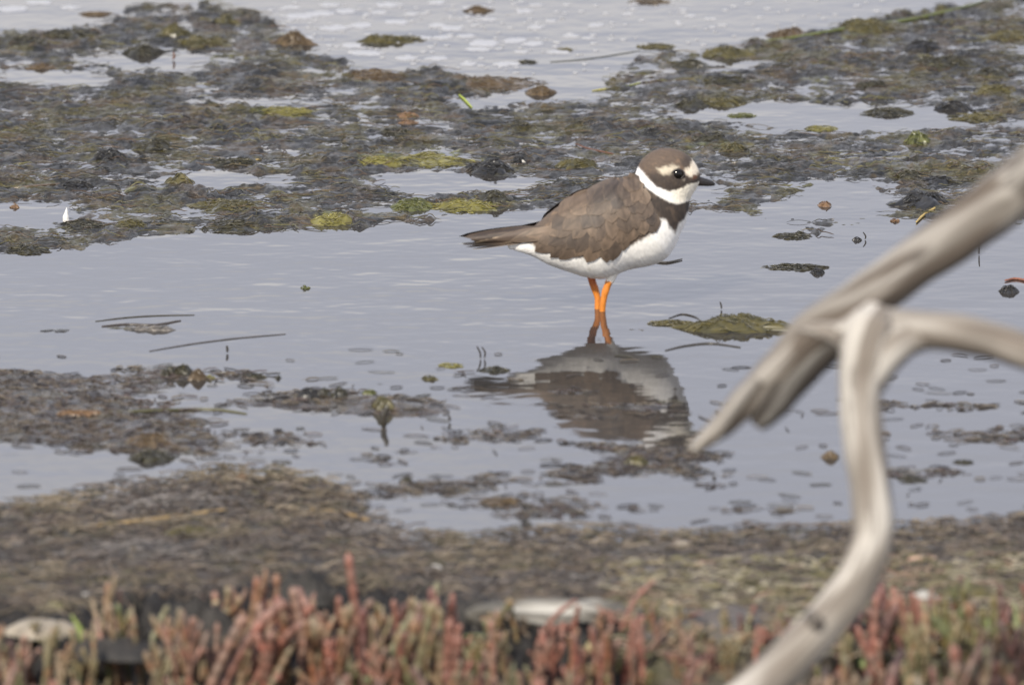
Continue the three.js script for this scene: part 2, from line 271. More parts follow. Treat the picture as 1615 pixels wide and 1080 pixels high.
// ---------------------------------------------------------------- THE BIRD, modelled in photo pixels (2190 to the metre): x to the bill, y up from the water, z to the viewer
function inPoly(P, x, y) { let c = false; for (let i = 0, j = P.length - 1; i < P.length; j = i++) if (P[i][1] > y !== P[j][1] > y && x < (P[j][0] - P[i][0]) * (y - P[i][1]) / (P[j][1] - P[i][1]) + P[i][0]) c = !c; return c; }
function polyDist(P, x, y) {                              // signed: positive inside
  let d = 1e9;
  for (let i = 0, j = P.length - 1; i < P.length; j = i++) {
    const ex = P[i][0] - P[j][0], ey = P[i][1] - P[j][1], wx = x - P[j][0], wy = y - P[j][1], t = clamp((wx * ex + wy * ey) / (ex * ex + ey * ey));
    d = Math.min(d, Math.hypot(wx - ex * t, wy - ey * t));
  }
  return inPoly(P, x, y) ? d : -d;
}
{
  const K = 1 / 2190, foot = zOf(489), BX = xOf(948, foot);
  const bird = group('shore_bird', BX, 0, foot);
  bird.rotation.y = 0.14; bird.scale.setScalar(K);
  tag(bird, 'small brown and white wading bird with orange legs standing in the shallow pool', 'bird');
  const px = (u, v) => [u - 948, (489 - v) / 0.982];
  const smin = (a, b, k) => { const h = Math.max(k - Math.abs(a - b), 0) / k; return Math.min(a, b) - h * h * k * 0.25; };
  // round cones between two balls, flattened across the body
  function cone(a, b) {
    const [ax, ay] = px(a[0], a[1]), [bx, by] = px(b[0], b[1]), dx = bx - ax, dy = by - ay, L2 = dx * dx + dy * dy || 1, ra = a[2], rb = b[2], w = a[3] ?? 0.84, wb = b[3] ?? w;
    return (x, y, z) => { const t = clamp(((x - ax) * dx + (y - ay) * dy) / L2), s = lerp(w, wb, t), X = x - ax - dx * t, Y = y - ay - dy * t, Z = z / s; return (Math.sqrt(X * X + Y * Y + Z * Z) - lerp(ra, rb, t)) * Math.min(1, s + 0.1); };
  }
  const bodyParts = [
    cone([806, 383, 7, 0.9], [888, 376, 43]), cone([888, 376, 43], [938, 370, 66.5]), cone([938, 370, 66.5], [1010, 355, 63]), cone([900, 356, 30, 0.95], [973, 339, 52, 0.95]), cone([975, 336, 52, 0.95], [1040, 318, 40, 0.9]),
    cone([1012, 355, 63], [1040, 332, 45]), cone([1040, 318, 42, 0.9], [1050, 283, 44, 0.9]), cone([1050, 283, 44, 0.88], [1060, 281.5, 42.5, 0.86]), cone([1058, 283, 40, 0.8], [1083, 283, 20, 0.9]),
  ];
  const sdf = (x, y, z) => { let d = bodyParts[0](x, y, z); for (let i = 1; i < bodyParts.length; i++) d = smin(d, bodyParts[i](x, y, z), i < 6 ? 18 : 10); return d; };
  const P = (l) => l.map((p) => px(p[0], p[1]));
  const COLLAR = P([[994, 262], [1004, 262], [1017, 277], [1032, 291], [1050, 297.5], [1066, 294.5], [1084, 288.5], [1108, 289], [1108, 320], [1082, 317], [1063, 317.5], [1050, 312.5], [1031, 302], [1013, 289], [996, 271]]);
  const BROW = P([[1032, 263], [1043, 260], [1056, 257.5], [1066, 261], [1058, 265.5], [1049, 270.5], [1038, 270]]);
  const FRONT = P([[1075, 265.5], [1084, 264], [1093, 254], [1106, 252], [1108, 276], [1098, 275], [1089.6, 278.5], [1079, 273]]);
  const MASK = P([[1018, 268], [1046, 271], [1060, 262], [1076, 266], [1079, 275], [1090, 280], [1110, 276], [1110, 290], [1084, 290], [1066, 296], [1050, 299], [1032, 293], [1022, 284]]);
  const CROWNBAR = P([[1070, 255], [1084, 243], [1096, 254], [1085, 263], [1074, 264]]);
  const BAND = P([[996, 271], [1013, 289], [1031, 302], [1050, 312.5], [1063, 317.5], [1082, 316.5], [1100, 316], [1100, 330], [1082, 336], [1076, 346], [1068, 349], [1062, 365], [1051, 354], [1044, 340], [1033, 339], [1020, 318], [1009, 294], [996, 276]]);
  const BACK = P([[990, 250], [999, 270], [1012, 292], [1024, 318], [1036, 342], [1026, 358], [996, 374], [960, 392], [925, 398], [880, 394], [850, 392], [835, 378], [780, 378], [780, 330], [900, 250]]);
  const HEADBROWN = P([[990, 230], [1110, 225], [1110, 290], [1060, 300], [1030, 292], [1004, 264], [990, 262]]);
  const cWHITE = [0.80, 0.78, 0.74], cCREAM = [0.80, 0.74, 0.62], cCOLLAR = [0.80, 0.79, 0.78], cBROWN = [0.098, 0.072, 0.054], cCROWN = [0.100, 0.071, 0.052], cDARK = [0.045, 0.034, 0.028], cBAND = [0.036, 0.027, 0.022];
  function plumage(x, y, z) {
    const jag = 2.6 * n3(x / 5, y / 5, z / 5) + 1.6 * n3(x / 2.1, y / 2.1, z / 2.1), f = n3(x / 3.2, y / 6.5, z / 4), g = n3(x / 11, y / 13, z / 11);
    let c = mix3(cWHITE, [0.70, 0.665, 0.59], ss(0.3, 0.9, g) * 0.6);
    const cover = (poly_, col, soft = 2.5, k = 1) => { const d = polyDist(poly_, x, y) + jag * 0.8; c = mix3(c, col, k * ss(-soft, soft, d)); };
    cover(BACK, mix3(cBROWN, [0.25, 0.165, 0.10], ss(0, 0.8, g) * 0.6), 3);
    cover(HEADBROWN, mix3(mix3(cCROWN, [0.16, 0.105, 0.068], ss(0.1, 0.8, g + 0.4 * f) * 0.8), [0.055, 0.040, 0.030], ss(0.1, 0.7, n3(x / 9, y / 3.2, z / 3.2) + 0.3 * f) * 0.6), 3);
    cover(MASK, mix3(cDARK, [0.060, 0.044, 0.033], ss(-0.3, 0.7, g + f * 0.5)), 5);
    cover(CROWNBAR, cDARK, 5, 0.8);
    cover(BAND, mix3(cBAND, [0.070, 0.050, 0.036], ss(-0.3, 0.7, g + 0.5 * f)), 3);
    cover(COLLAR, mix3(cCOLLAR, cCREAM, ss(1030, 1070, x + 948 + 6 * f)), 2.0);
    cover(BROW, [0.50, 0.44, 0.34], 4); cover(FRONT, [0.74, 0.65, 0.52], 3.2);
    { const d = Math.hypot(x - px(1094, 279)[0], (y - px(1094, 279)[1]) * 1.4); c = mix3(c, [0.13, 0.055, 0.028], 0.8 * (1 - ss(3, 8, d + jag))); }
    { const d = Math.hypot(x - px(1074, 280)[0], (y - px(1074, 280)[1]) * 1.7); c = mix3(c, [0.30, 0.26, 0.21], 0.45 * (1 - ss(2, 5, d + jag))); }
    const s = 1 + 0.16 * f; return [c[0] * s, c[1] * s, c[2] * s];
  }
  { // one closed skin: rings about an axis from the rump to the face, each ray run out to where the field changes sign
    const [ax, ay] = px(812, 383), [bx, by] = px(1088, 284), L = Math.hypot(bx - ax, by - ay), tx = (bx - ax) / L, ty = (by - ay) / L, nx = -ty, ny = tx;
    let t0 = 0, t1 = L; while (sdf(ax + tx * t0, ay + ty * t0, 0) < 0) t0 -= 0.2; while (sdf(ax + tx * t1, ay + ty * t1, 0) < 0) t1 += 0.2;
    const N = 320, S = 200, m = new MB();
    for (let i = 0; i <= N; i++) {
      const w = i / N, t = lerp(t0 + 0.02, t1 - 0.02, lerp(w, 0.5 - 0.5 * Math.cos(Math.PI * w), 0.55)), cx = ax + tx * t, cy = ay + ty * t;
      for (let s = 0; s < S; s++) {
        const a = s / S * 2 * Math.PI, ux = nx * Math.cos(a), uy = ny * Math.cos(a), uz = Math.sin(a);
        let lo = 0, hi = 1; while (sdf(cx + ux * hi, cy + uy * hi, uz * hi) < 0 && hi < 200) { lo = hi; hi += 4; }
        for (let b = 0; b < 12; b++) { const q = (lo + hi) / 2; sdf(cx + ux * q, cy + uy * q, uz * q) < 0 ? lo = q : hi = q; }
        let r = lo;
        const x = cx + ux * r, y = cy + uy * r, z = uz * r, down = 0.5 * n3(x / 2.2, y / 4.4, z / 3) + 0.35 * n3(x / 6, y / 9, z / 7);
        r += down * clamp(r / 15);
        m.v(cx + ux * r, cy + uy * r, uz * r, plumage(x, y, z));
      }
    }
    for (let i = 0; i < N; i++) for (let s = 0; s < S; s++) { const s1 = (s + 1) % S; m.q(i * S + s, (i + 1) * S + s, (i + 1) * S + s1, i * S + s1); }
    const e0 = m.v(ax + tx * t0, ay + ty * t0, 0, cWHITE), e1 = m.v(bx + tx * (t1 - L), by + ty * (t1 - L), 0, cDARK);
    for (let s = 0; s < S; s++) { const s1 = (s + 1) % S; m.t(e0, s, s1); m.t(e1, N * S + s1, N * S + s); }
    mesh('body', m.geo(), phy({ vertexColors: true, roughness: 0.85, sheen: 0.3, sheenRoughness: 0.6, sheenColor: new THREE.Color(0.5, 0.48, 0.45) }), bird);
  }
  // ---- folded wings: rows of feathers draped over the flank
  const wingParts = [...bodyParts, cone([905, 352, 40, 0.8], [850, 366, 17, 0.9]), cone([850, 366, 17, 0.9], [726, 371, 4, 1.3])];
  const drape = (x, y, z) => { let d = wingParts[0](x, y, z); for (let i = 1; i < wingParts.length; i++) d = smin(d, wingParts[i](x, y, z), i < 6 ? 18 : 14); return d; };
  function outZ(x, y) { let z = 90, d; for (let i = 0; i < 40; i++) { d = drape(x, y, z); if (d < 0.05) return z; z -= d * 0.9; if (z < 2) return 2; } return z; }
  const featherMat = std({ vertexColors: true, roughness: 0.62, side: THREE.DoubleSide });
  function feather(parent, a, b, width, lift, side, tone, opts = {}) {
    const [x0, y0] = px(a[0], a[1]), [x1, y1] = px(b[0], b[1]), L = Math.hypot(x1 - x0, y1 - y0), tx = (x1 - x0) / L, ty = (y1 - y0) / L, sag = (opts.sag ?? 0) * L, m = new MB(), NL = 14, NW = 6;
    const off = rnd() * 100, edge = opts.edge ?? [0.17, 0.122, 0.083], ek = opts.edgeK ?? 0.55;
    for (let i = 0; i <= NL; i++) {
      const t = i / NL, w = width * 0.5 * Math.pow(Math.sin(Math.PI * lerp(0.14, 1, Math.pow(t, opts.blunt ?? 1.5))), 0.6);
      for (let j = 0; j <= NW; j++) {
        const s = j / NW * 2 - 1, fray = t > 0.6 ? 0.5 * n2(j * 1.7 + off, t * 9) : 0, x = x0 + tx * (L * t + fray * 2 - Math.abs(s) * w * 0.25 * t) - ty * (s * w + sag * Math.sin(Math.PI * t)), y = y0 + ty * (L * t + fray * 2 - Math.abs(s) * w * 0.25 * t) + tx * (s * w + sag * Math.sin(Math.PI * t));
        const z = outZ(x, y) + lift * (0.35 + 0.65 * t) + 0.5 * (1 - s * s) * Math.min(1, width / 18) + 0.25 * n2(x / 3 + off, y / 3);
        const shaft = 1 - ss(0.05, 0.25, Math.abs(s)), rim = Math.max(ss(0.72, 1, Math.abs(s)), ss(0.84, 1, t));
        let c = mix3(tone, edge, rim * ek); c = mix3(c, [tone[0] * 0.55, tone[1] * 0.53, tone[2] * 0.5], shaft * 0.5);
        if (opts.tip) c = mix3(c, opts.tip, ss(0.55, 0.85, t));
        const k = 1 + 0.34 * n2((x * ty - y * tx) / 1.5 + off, (x * tx + y * ty) / 13) + 0.16 * n2(x / 2.2 + off, y / 6.5) + 0.14 * n2(x / 9, y / 9) + 0.12 * n2(s * 9 + off, t * 3);
        m.v(x, y, side * z, [c[0] * k, c[1] * k, c[2] * k]);
      }
    }
    const R = NW + 1;
    for (let i = 0; i < NL; i++) for (let j = 0; j < NW; j++) { const q = [i * R + j, i * R + j + 1, (i + 1) * R + j + 1, (i + 1) * R + j]; side > 0 ? m.q(q[0], q[3], q[2], q[1]) : m.q(...q); }
    const g = m.geo(), p = g.attributes.position, nn = g.attributes.normal, e = 0.6;
    for (let i = 0; i < p.count; i++) {                   // feathers lie so close that the flank shades as one soft form
      const x = p.getX(i), y = p.getY(i), z = Math.max(2, Math.abs(p.getZ(i)) - lift), d = [drape(x + e, y, z) - drape(x - e, y, z), drape(x, y + e, z) - drape(x, y - e, z), (drape(x, y, z + e) - drape(x, y, z - e)) * side], l = Math.hypot(...d) || 1, k = side * nn.getZ(i) < 0 ? -1 : 1, w = 0.62;
      const v = new THREE.Vector3(lerp(k * nn.getX(i), d[0] / l, w), lerp(k * nn.getY(i), d[1] / l, w), lerp(k * nn.getZ(i), d[2] / l, w)).normalize(); nn.setXYZ(i, v.x, v.y, v.z);
    }
    return mesh('feather', g, featherMat, parent);
  }
  const along = (A, B, t) => [lerp(A[0], B[0], t), lerp(A[1], B[1], t)];
  const bent = (l, t) => { const f = t * (l.length - 1), k = Math.min(Math.floor(f), l.length - 2); return along(l[k], l[k + 1], f - k); };
  const tone = (u, v) => { const g = clamp(0.5 + 0.9 * n2(u / 42 + 3, v / 26) + 0.35 * n2(u / 17, v / 17) + rr(-0.04, 0.04)); return mix3([0.050, 0.037, 0.029], [0.145, 0.101, 0.068], g); };
  for (const side of [1, -1]) {
    seed(side + 5);
    const wing = new THREE.Group(); wing.name = 'wing'; bird.add(wing);
    const FL = [0.040, 0.028, 0.022];
    // flight feathers past the tail, then tertials over them, then coverts, scapulars and mantle, each row over the one before
    feather(wing, [880, 352], [side > 0 ? 729 : 722, 367.5], 15, 1.2, side, FL, { sag: 0.01, edgeK: 0.35, edge: [0.13, 0.09, 0.06] });
    feather(wing, [880, 358], [738, 371.5], 15, 1.6, side, [0.055, 0.039, 0.03], { sag: 0.01, edgeK: 0.3 });
    feather(wing, [885, 363], [744, 377.5], 13, 2.0, side, [0.085, 0.060, 0.044], { sag: -0.012, edgeK: 0.9, edge: [0.42, 0.33, 0.22] });
    feather(wing, [900, 352], [775, 371], 17, 2.6, side, [0.085, 0.06, 0.045], { edgeK: 0.4 });
    feather(wing, [915, 350], [800, 374], 20, 3.0, side, [0.10, 0.072, 0.052], { sag: -0.02, edgeK: 0.6 });
    feather(wing, [925, 345], [824, 366], 20, 3.3, side, [0.15, 0.105, 0.072], { sag: 0.01, edgeK: 0.5 });
    const row = (bases, tips, n, w, lift) => { for (let i = 0; i < n; i++) { const t = i / (n - 1), a = bent(bases, t), b = bent(tips, t); feather(wing, [a[0] + rr(-2, 2), a[1] + rr(-2, 2)], [b[0] + rr(-9, 7), b[1] + rr(-4, 6)], w * rr(0.8, 1.25), lift + rr(0, 0.5), side, tone((a[0] + b[0]) / 2, (a[1] + b[1]) / 2), { sag: rr(-0.03, 0.03), blunt: 1.8, edgeK: rr(0.05, 0.35) }); } };
    row([[905, 348], [950, 345], [1012, 326]], [[842, 389], [880, 398], [925, 402], [962, 397], [994, 374], [1024, 356]], 11, 25, 2.2);
    row([[900, 340], [950, 328], [1014, 316]], [[848, 378], [890, 384], [935, 386], [975, 372], [1024, 345]], 10, 25, 3.0);
    row([[905, 330], [950, 315], [1012, 304]], [[856, 362], [900, 366], [950, 364], [990, 350], [1023, 332]], 10, 24, 3.7);
    row([[915, 318], [955, 302], [1010, 292]], [[858, 349], [905, 348], [955, 342], [996, 328], [1018, 318]], 9, 23, 4.3);
    row([[930, 308], [965, 292], [1006, 282]], [[874, 335], [920, 328], [962, 322], [998, 308]], 8, 22, 4.8);
    row([[945, 298], [975, 285], [1000, 275]], [[893, 319], [935, 309], [975, 302], [1003, 292]], 7, 20, 5.0);
  }
  { // tail: dark feathers under the wing tips, the outer ones with pale edges
    const tail = new THREE.Group(); tail.name = 'tail'; bird.add(tail);
    seed(44);
    for (const [k, tipU, tipV, w, col] of [[0, 741, 380, 22, 0], [1, 727, 377.5, 20, 1], [-1, 727, 377.5, 20, 1], [2, 731, 379, 18, 1], [-2, 731, 379, 18, 1], [3, 740, 380.5, 14, 2], [-3, 740, 380.5, 14, 2]]) {
      const m = new MB(), [x0, y0] = px(838, 376), [x1, y1] = px(tipU, tipV), NL = 14, NW = 6, off = rnd() * 90;
      for (let i = 0; i <= NL; i++) for (let j = 0; j <= NW; j++) {
        const t = i / NL, s = j / NW * 2 - 1, hw = w * 0.5 * Math.pow(Math.sin(Math.PI * lerp(0.2, 1, Math.pow(t, 2.2))), 0.5);
        const dark = ss(0.35, 0.75, t + 0.06 * n2(j, t * 8 + off)), rim = ss(0.75, 1, Math.abs(s));
        let c = mix3([0.13, 0.09, 0.065], [0.022, 0.017, 0.015], dark); c = mix3(c, [0.5, 0.42, 0.32], rim * (col === 2 ? 0.8 : 0.15));
        m.v(lerp(x0, x1, t), lerp(y0, y1, t) - Math.abs(k) * 1.1 * t - 0.6 * s * s, k * 5.5 * (0.3 + t * 0.8) + s * hw, c);
      }
      for (let i = 0; i < NL; i++) for (let j = 0; j < NW; j++) { const R = NW + 1; m.q(i * R + j, i * R + j + 1, (i + 1) * R + j + 1, (i + 1) * R + j); }
      mesh('feather', m.geo(), featherMat, tail);
    }
  }
  { // bill: two mandibles, dark, the base a little rusty
    const m = new MB(), A = [[1084, 286.5, 11.5], [1097, 289, 9.4], [1106, 290.4, 7.6], [1115, 292, 6.4], [1123, 293.6, 5.0], [1128, 295.2, 3.0], [1130, 296, 0.7]].map((p) => [...px(p[0], p[1]), 0, p[2]]);
    m.tube(smoothPath(A, 26), 20, (t) => mix3([0.075, 0.042, 0.028], [0.018, 0.016, 0.016], ss(0.1, 0.4, t)), (t, a) => (0.82 + 0.18 * Math.cos(2 * a)) * (Math.abs(Math.sin(a) + 0.1) < 0.14 ? 0.94 : 1));
    mesh('bill', m.geo(), std({ vertexColors: true, roughness: 0.38 }), bird);
  }
  for (const side of [1, -1]) {
    const [ex, ey] = px(1064.5, 271.5); let z = 60; while (sdf(ex, ey, z) > 0) z -= 0.1;
    const eye = mesh('eye', new THREE.SphereGeometry(9.2, 28, 20), phy({ color: new THREE.Color(0.006, 0.005, 0.004), roughness: 0.05, ior: 1.38 }), bird); eye.position.set(ex, ey, side * (z - 5.0));
    const lid = new MB(); lid.tube([...Array(29)].map((_, i) => { const a = i / 28 * Math.PI * 2; return [ex + 9.0 * Math.cos(a) * 1.1, ey + 7.6 * Math.sin(a), side * (z - 0.6 - 1.6 * Math.cos(a) * 0.3), 1.5]; }), 8, () => [0.02, 0.016, 0.014], null, false);
    mesh('eyelid', lid.geo(), std({ vertexColors: true, roughness: 0.5 }), bird);
  }
  { // legs: white thigh tuft, ankle, shank, four toes on the bottom of the pool
    const ORANGE = [0.56, 0.185, 0.022], RED = [0.33, 0.085, 0.016];
    for (const [name, pts, z0, z1, colr] of [['near', [[968, 415, 13], [962, 436, 7.5], [957, 447, 5.6], [952.5, 461, 5.3], [950, 475, 5.0], [949, 487, 4.8], [948.5, 500, 4.8]], 14, 8, ORANGE], ['far', [[928, 420, 11], [934, 436, 6.6], [936.5, 447, 5.9], [941.5, 461, 5.4], [944.5, 472, 4.9], [944.5, 486, 4.8], [944, 497, 4.8]], -16, -12, RED]]) {
      const m = new MB(), path = smoothPath(pts.map((p, i) => [...px(p[0], p[1]), lerp(z0, z1, i / 6), p[2]]), 34);
      m.tube(path, 14, (t, a, k) => { const g = 1 + 0.22 * n2(a * 2, t * 16); const c = mix3(colr, ORANGE, ss(0.3, 0.55, t)); return t < 0.24 + 0.05 * n2(a, 3) && name === 'near' ? [0.78, 0.75, 0.68] : [c[0] * g, c[1] * g, c[2] * g]; }, (t, a) => 1 + 0.10 * Math.exp(-Math.pow((t - 0.46) / 0.05, 2)) + 0.03 * Math.sin(t * 90));
      const e = path[path.length - 1];
      for (const [dx, dz, r] of [[26, 6, 3], [22, -14, 3], [18, 22, 3], [-8, 2, 2.2]]) m.tube([[e[0], e[1] + 3, e[2], 4], [e[0] + dx * 0.45, e[1] - 1, e[2] + dz * 0.45, r], [e[0] + dx, e[1] - 4, e[2] + dz, r * 0.6]], 8, () => ORANGE);
      mesh('leg', m.geo(), std({ vertexColors: true, roughness: 0.5 }), bird);
    }
  }
}

// ---------------------------------------------------------------- THE DEAD BRANCH in front
{
  const root = group('dead_branch', 0, 0, 0);
  tag(root, 'bleached grey forked dead branch leaning across the right foreground', 'branch');
  const at = (u, v, d, r) => {                            // a point of the photograph at a given distance along the view, r in photo pixels
    const z = CAM[2] - d * Math.cos(elevOf(v)); const y = yAt(v, z); return [xOf(u, z, y), y, z, r * d / F];
  };
  const mat = std({ vertexColors: true, roughness: 0.82 });
  function limb(name, pts, n, sides, off, warm, dark = 1, pale = 1) {
    const path = smoothPath(pts.map((p) => at(...p)), n), m = new MB(), len = path.length;
    let run = 0; const S = path.map((p, i) => (i ? run += Math.hypot(p[0] - path[i - 1][0], p[1] - path[i - 1][1], p[2] - path[i - 1][2]) : 0));
    const grain = (t, a) => { const s = S[Math.round(t * (len - 1))] * 1000, c = Math.cos(a), d = Math.sin(a); return [n2(c * 1.5 + off, d * 1.5 + s / 90), n2(c * 4.2 + off, d * 4.2 + s / 110), n2(c * 1.1 + off + 3, d * 1.1 + s / 55), n2(c * 16 + off, d * 16 + s / 120)]; };
    m.tube(path, sides, (t, a) => {
      const [g0, g1, g2, g3] = grain(t, a);
      let c = mix3([0.22, 0.195, 0.165], [0.46, 0.43, 0.385], ss(-0.2, 0.6, g2 + 0.4 * g0) * pale);
      c = mix3(c, [0.125, 0.10, 0.078], ss(-0.12, 0.3, -g2 + 0.6 * g0) * (0.25 + warm)); c = mix3(c, [0.16, 0.13, 0.105], ss(0.2, 0.6, g1 + 0.5 * g3) * 0.6); c = mix3(c, [0.07, 0.055, 0.045], (1 - ss(0.05, 0.13, Math.abs(g1 + 0.25 * g3))) * ss(0.0, 0.3, g0 + 0.5 * g2) * 0.75);
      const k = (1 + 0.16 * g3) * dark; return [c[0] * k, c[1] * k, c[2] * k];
    }, (t, a) => { const [g0, g1, g2, g3] = grain(t, a); const s = S[Math.round(t * (len - 1))] * 1000; return 1 + 0.05 * g2 + 0.05 * g0 - 0.07 * ss(0.3, 0.7, g1) + 0.02 * g3 + 0.05 * n2(s / 21 + off, Math.cos(a) * 0.8); });
    return mesh(name, m.geo(), mat, root);
  }
  const D = 7.46, E = 7.36;
  limb('main_limb', [[1830, 120, D - 0.10, 58], [1720, 212, D - 0.05, 54], [1610, 294, D, 48], [1525, 358, D, 43], [1425, 430, D, 39], [1345, 486, D, 37], [1285, 522, D, 35], [1232, 578, D, 30], [1180, 628, D, 25], [1146, 664, D, 20], [1116, 690, D, 15], [1098, 707, D, 11], [1094, 711, D, 9]], 210, 96, 3.1, 0.8, 0.80, 0.75);
  limb('split_end', [[1360, 492, D + 0.004, 32], [1300, 545, D + 0.004, 32], [1258, 590, D + 0.002, 29], [1228, 630, D, 25], [1208, 654, D, 20], [1196, 668, D, 15], [1193, 672, D, 12]], 90, 56, 8.7, 0.7, 0.32);  // darkened colour: a little weathering, mostly the shade under the broken end painted in
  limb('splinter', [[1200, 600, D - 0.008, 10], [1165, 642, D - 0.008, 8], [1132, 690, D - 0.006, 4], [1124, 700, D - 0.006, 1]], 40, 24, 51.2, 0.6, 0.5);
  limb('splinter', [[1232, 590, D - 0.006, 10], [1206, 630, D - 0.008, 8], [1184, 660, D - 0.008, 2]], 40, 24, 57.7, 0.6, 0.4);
  limb('upright_limb', [[1392, 484, E + 0.008, 8], [1386, 494, E + 0.006, 26], [1376, 516, E + 0.003, 38], [1364, 556, E, 37], [1358, 600, E, 33.5], [1362, 680, E, 33], [1374, 765, E, 32.5], [1378, 845, E, 33], [1352, 915, E, 34], [1308, 975, E, 35], [1232, 1052, E, 35], [1150, 1125, E - 0.01, 36], [1060, 1200, E - 0.02, 37]], 220, 96, 14.2, 0.12);
  limb('side_limb', [[1320, 526, E + 0.012, 16], [1350, 520, E + 0.012, 24], [1392, 516, E + 0.010, 31], [1445, 519, E + 0.008, 30], [1510, 525, E, 30], [1580, 541, E, 29], [1650, 566, E - 0.01, 29], [1760, 612, E - 0.03, 28], [1860, 660, E - 0.05, 25]], 130, 72, 21.9, 0.4, 0.95, 0.9);
  limb('crotch', [[1352, 640, E + 0.001, 22], [1376, 590, E + 0.001, 30], [1402, 552, E + 0.002, 32], [1450, 528, E + 0.006, 26], [1500, 524, E + 0.004, 22]], 60, 44, 41.3, 0.05);
  limb('crotch', [[1290, 524, E + 0.02, 7], [1325, 532, E + 0.014, 13], [1346, 556, E + 0.008, 18], [1354, 600, E + 0.004, 24], [1356, 650, E + 0.002, 26]], 50, 40, 44.1, 0.15);
  limb('stub', [[1395, 520, E + 0.01, 30], [1345, 524, E + 0.012, 19], [1305, 521, E + 0.02, 13], [1275, 518, E + 0.025, 9], [1258, 518, E + 0.03, 3]], 50, 36, 30.3, 0.1);
  { const m = new MB(), k = at(1290, 982, E - 0.016, 11), b = at(1280, 974, E - 0.004, 13); m.tube([[b[0], b[1], b[2], b[3]], [k[0], k[1], k[2], k[3]], [k[0] - 0.0005, k[1] + 0.0005, k[2] + 0.003, k[3] * 0.5]], 18, () => [0.10, 0.085, 0.07]); mesh('knot', m.geo(), mat, root); }
}

// ---------------------------------------------------------------- glasswort plants along the bottom edge
const stemMats = [[0.235, 0.102, 0.073], [0.225, 0.125, 0.090], [0.205, 0.135, 0.080], [0.13, 0.060, 0.050], [0.19, 0.145, 0.078], [0.135, 0.122, 0.052], [0.20, 0.102, 0.058]].map((c) => std({ color: new THREE.Color(...c), vertexColors: true, roughness: 0.5 }));
const stemShapes = [];
{
  seed(77);
  for (let k = 0; k < 14; k++) {
    const m = new MB(), L = 0.07, off = k * 3.7, lean = rr(-0.25, 0.25), leanZ = rr(-0.2, 0.2), curl = k % 5 === 4 ? rr(0.3, 0.5) * pick([-1, 1]) : rr(-0.12, 0.12);
    const axis = (t, l0 = L, b = [0, 0, 0], d = [lean, 1, leanZ], c = curl) => [b[0] + l0 * (d[0] * t + c * t * t * 0.6), b[1] + l0 * (d[1] * t - Math.abs(c) * t * t * t * 0.35), b[2] + l0 * d[2] * t];
    const joints = (len, r, fn) => {
      const n = Math.max(3, Math.round(len / 0.0075)), pts = [], per = 4;
      for (let i = 0; i <= n * per; i++) {
        const t = i / (n * per), f = (t * n) % 1, q = fn(t), end = t > 1 - 0.6 / n ? Math.sqrt(Math.max(0.02, 1 - Math.pow((t - 1 + 0.6 / n) / (0.6 / n), 2))) : 1;
        const seg = i === n * per ? 1 : f; q.push(r * (0.80 + 0.30 * Math.pow(Math.sin(Math.PI * clamp(0.08 + seg * 0.92)), 0.7)) * (1 - 0.12 * t) * end); pts.push(q);
      }
      return [pts, n];
    };
    const add = (pts, n) => m.tube(pts, 6, (t, a) => { const f = (t * n) % 1, g = 1 + 0.20 * n2(t * 9 + off, a) + 0.16 * n2(Math.floor(t * n) * 1.7 + off, 4.2), j = 1 - 0.35 * (1 - ss(0, 0.16, f)), w = 0.22 * n2(Math.floor(t * n) * 2.3 + off, 9.4); return [g * j * (1 + w), g * j * (1 - w * 0.6), g * j * (1 - w)]; });
    const r0 = rr(0.0021, 0.0029);
    const [mp, mn] = joints(L, r0, (t) => axis(t)); add(mp, mn);
    const nb = k % 3 === 0 ? 0 : k % 3 === 1 ? 2 : 4;
    for (let b = 0; b < nb; b++) { const t0 = rr(0.3, 0.75), o = axis(t0), s = b % 2 ? 1 : -1, len = L * rr(0.18, 0.38), dz = rr(-0.5, 0.5); const [bp, bn] = joints(len, r0 * 0.86, (t) => [o[0] + s * len * (0.62 * t - 0.22 * t * t), o[1] + len * (0.45 * t + 0.45 * t * t), o[2] + dz * len * t]); add(bp, bn); }
    const g = m.geo(); g.computeBoundingBox(); g.userData.top = axis(1); stemShapes.push(g);
  }
}
const plantGround = (x, z) => height(x, z);
function stemAt(u, v, z, kind) {                          // a stem whose tip shows at (u, v) when it stands at depth z
  const y = yAt(v, z), g = pick(kind.shapes ?? [...stemShapes.keys()]), shape = stemShapes[g], top = shape.userData.top;
  let base = height(xOf(u, z, y), z) - 0.004; const L = Math.max(0.018, y - base), turn = rr(0, 6.28), wide = clamp(L / 0.07, 0.75, 1.15) * rr(0.85, 1.12) * (kind.fat ?? 1);
  const sy = L / top[1], dx = (top[0] * Math.cos(turn) + top[2] * Math.sin(turn)) * wide;
  return { shape, pos: [xOf(u, z, y) - dx, base, z], turn, scale: [wide, sy, wide] };
}
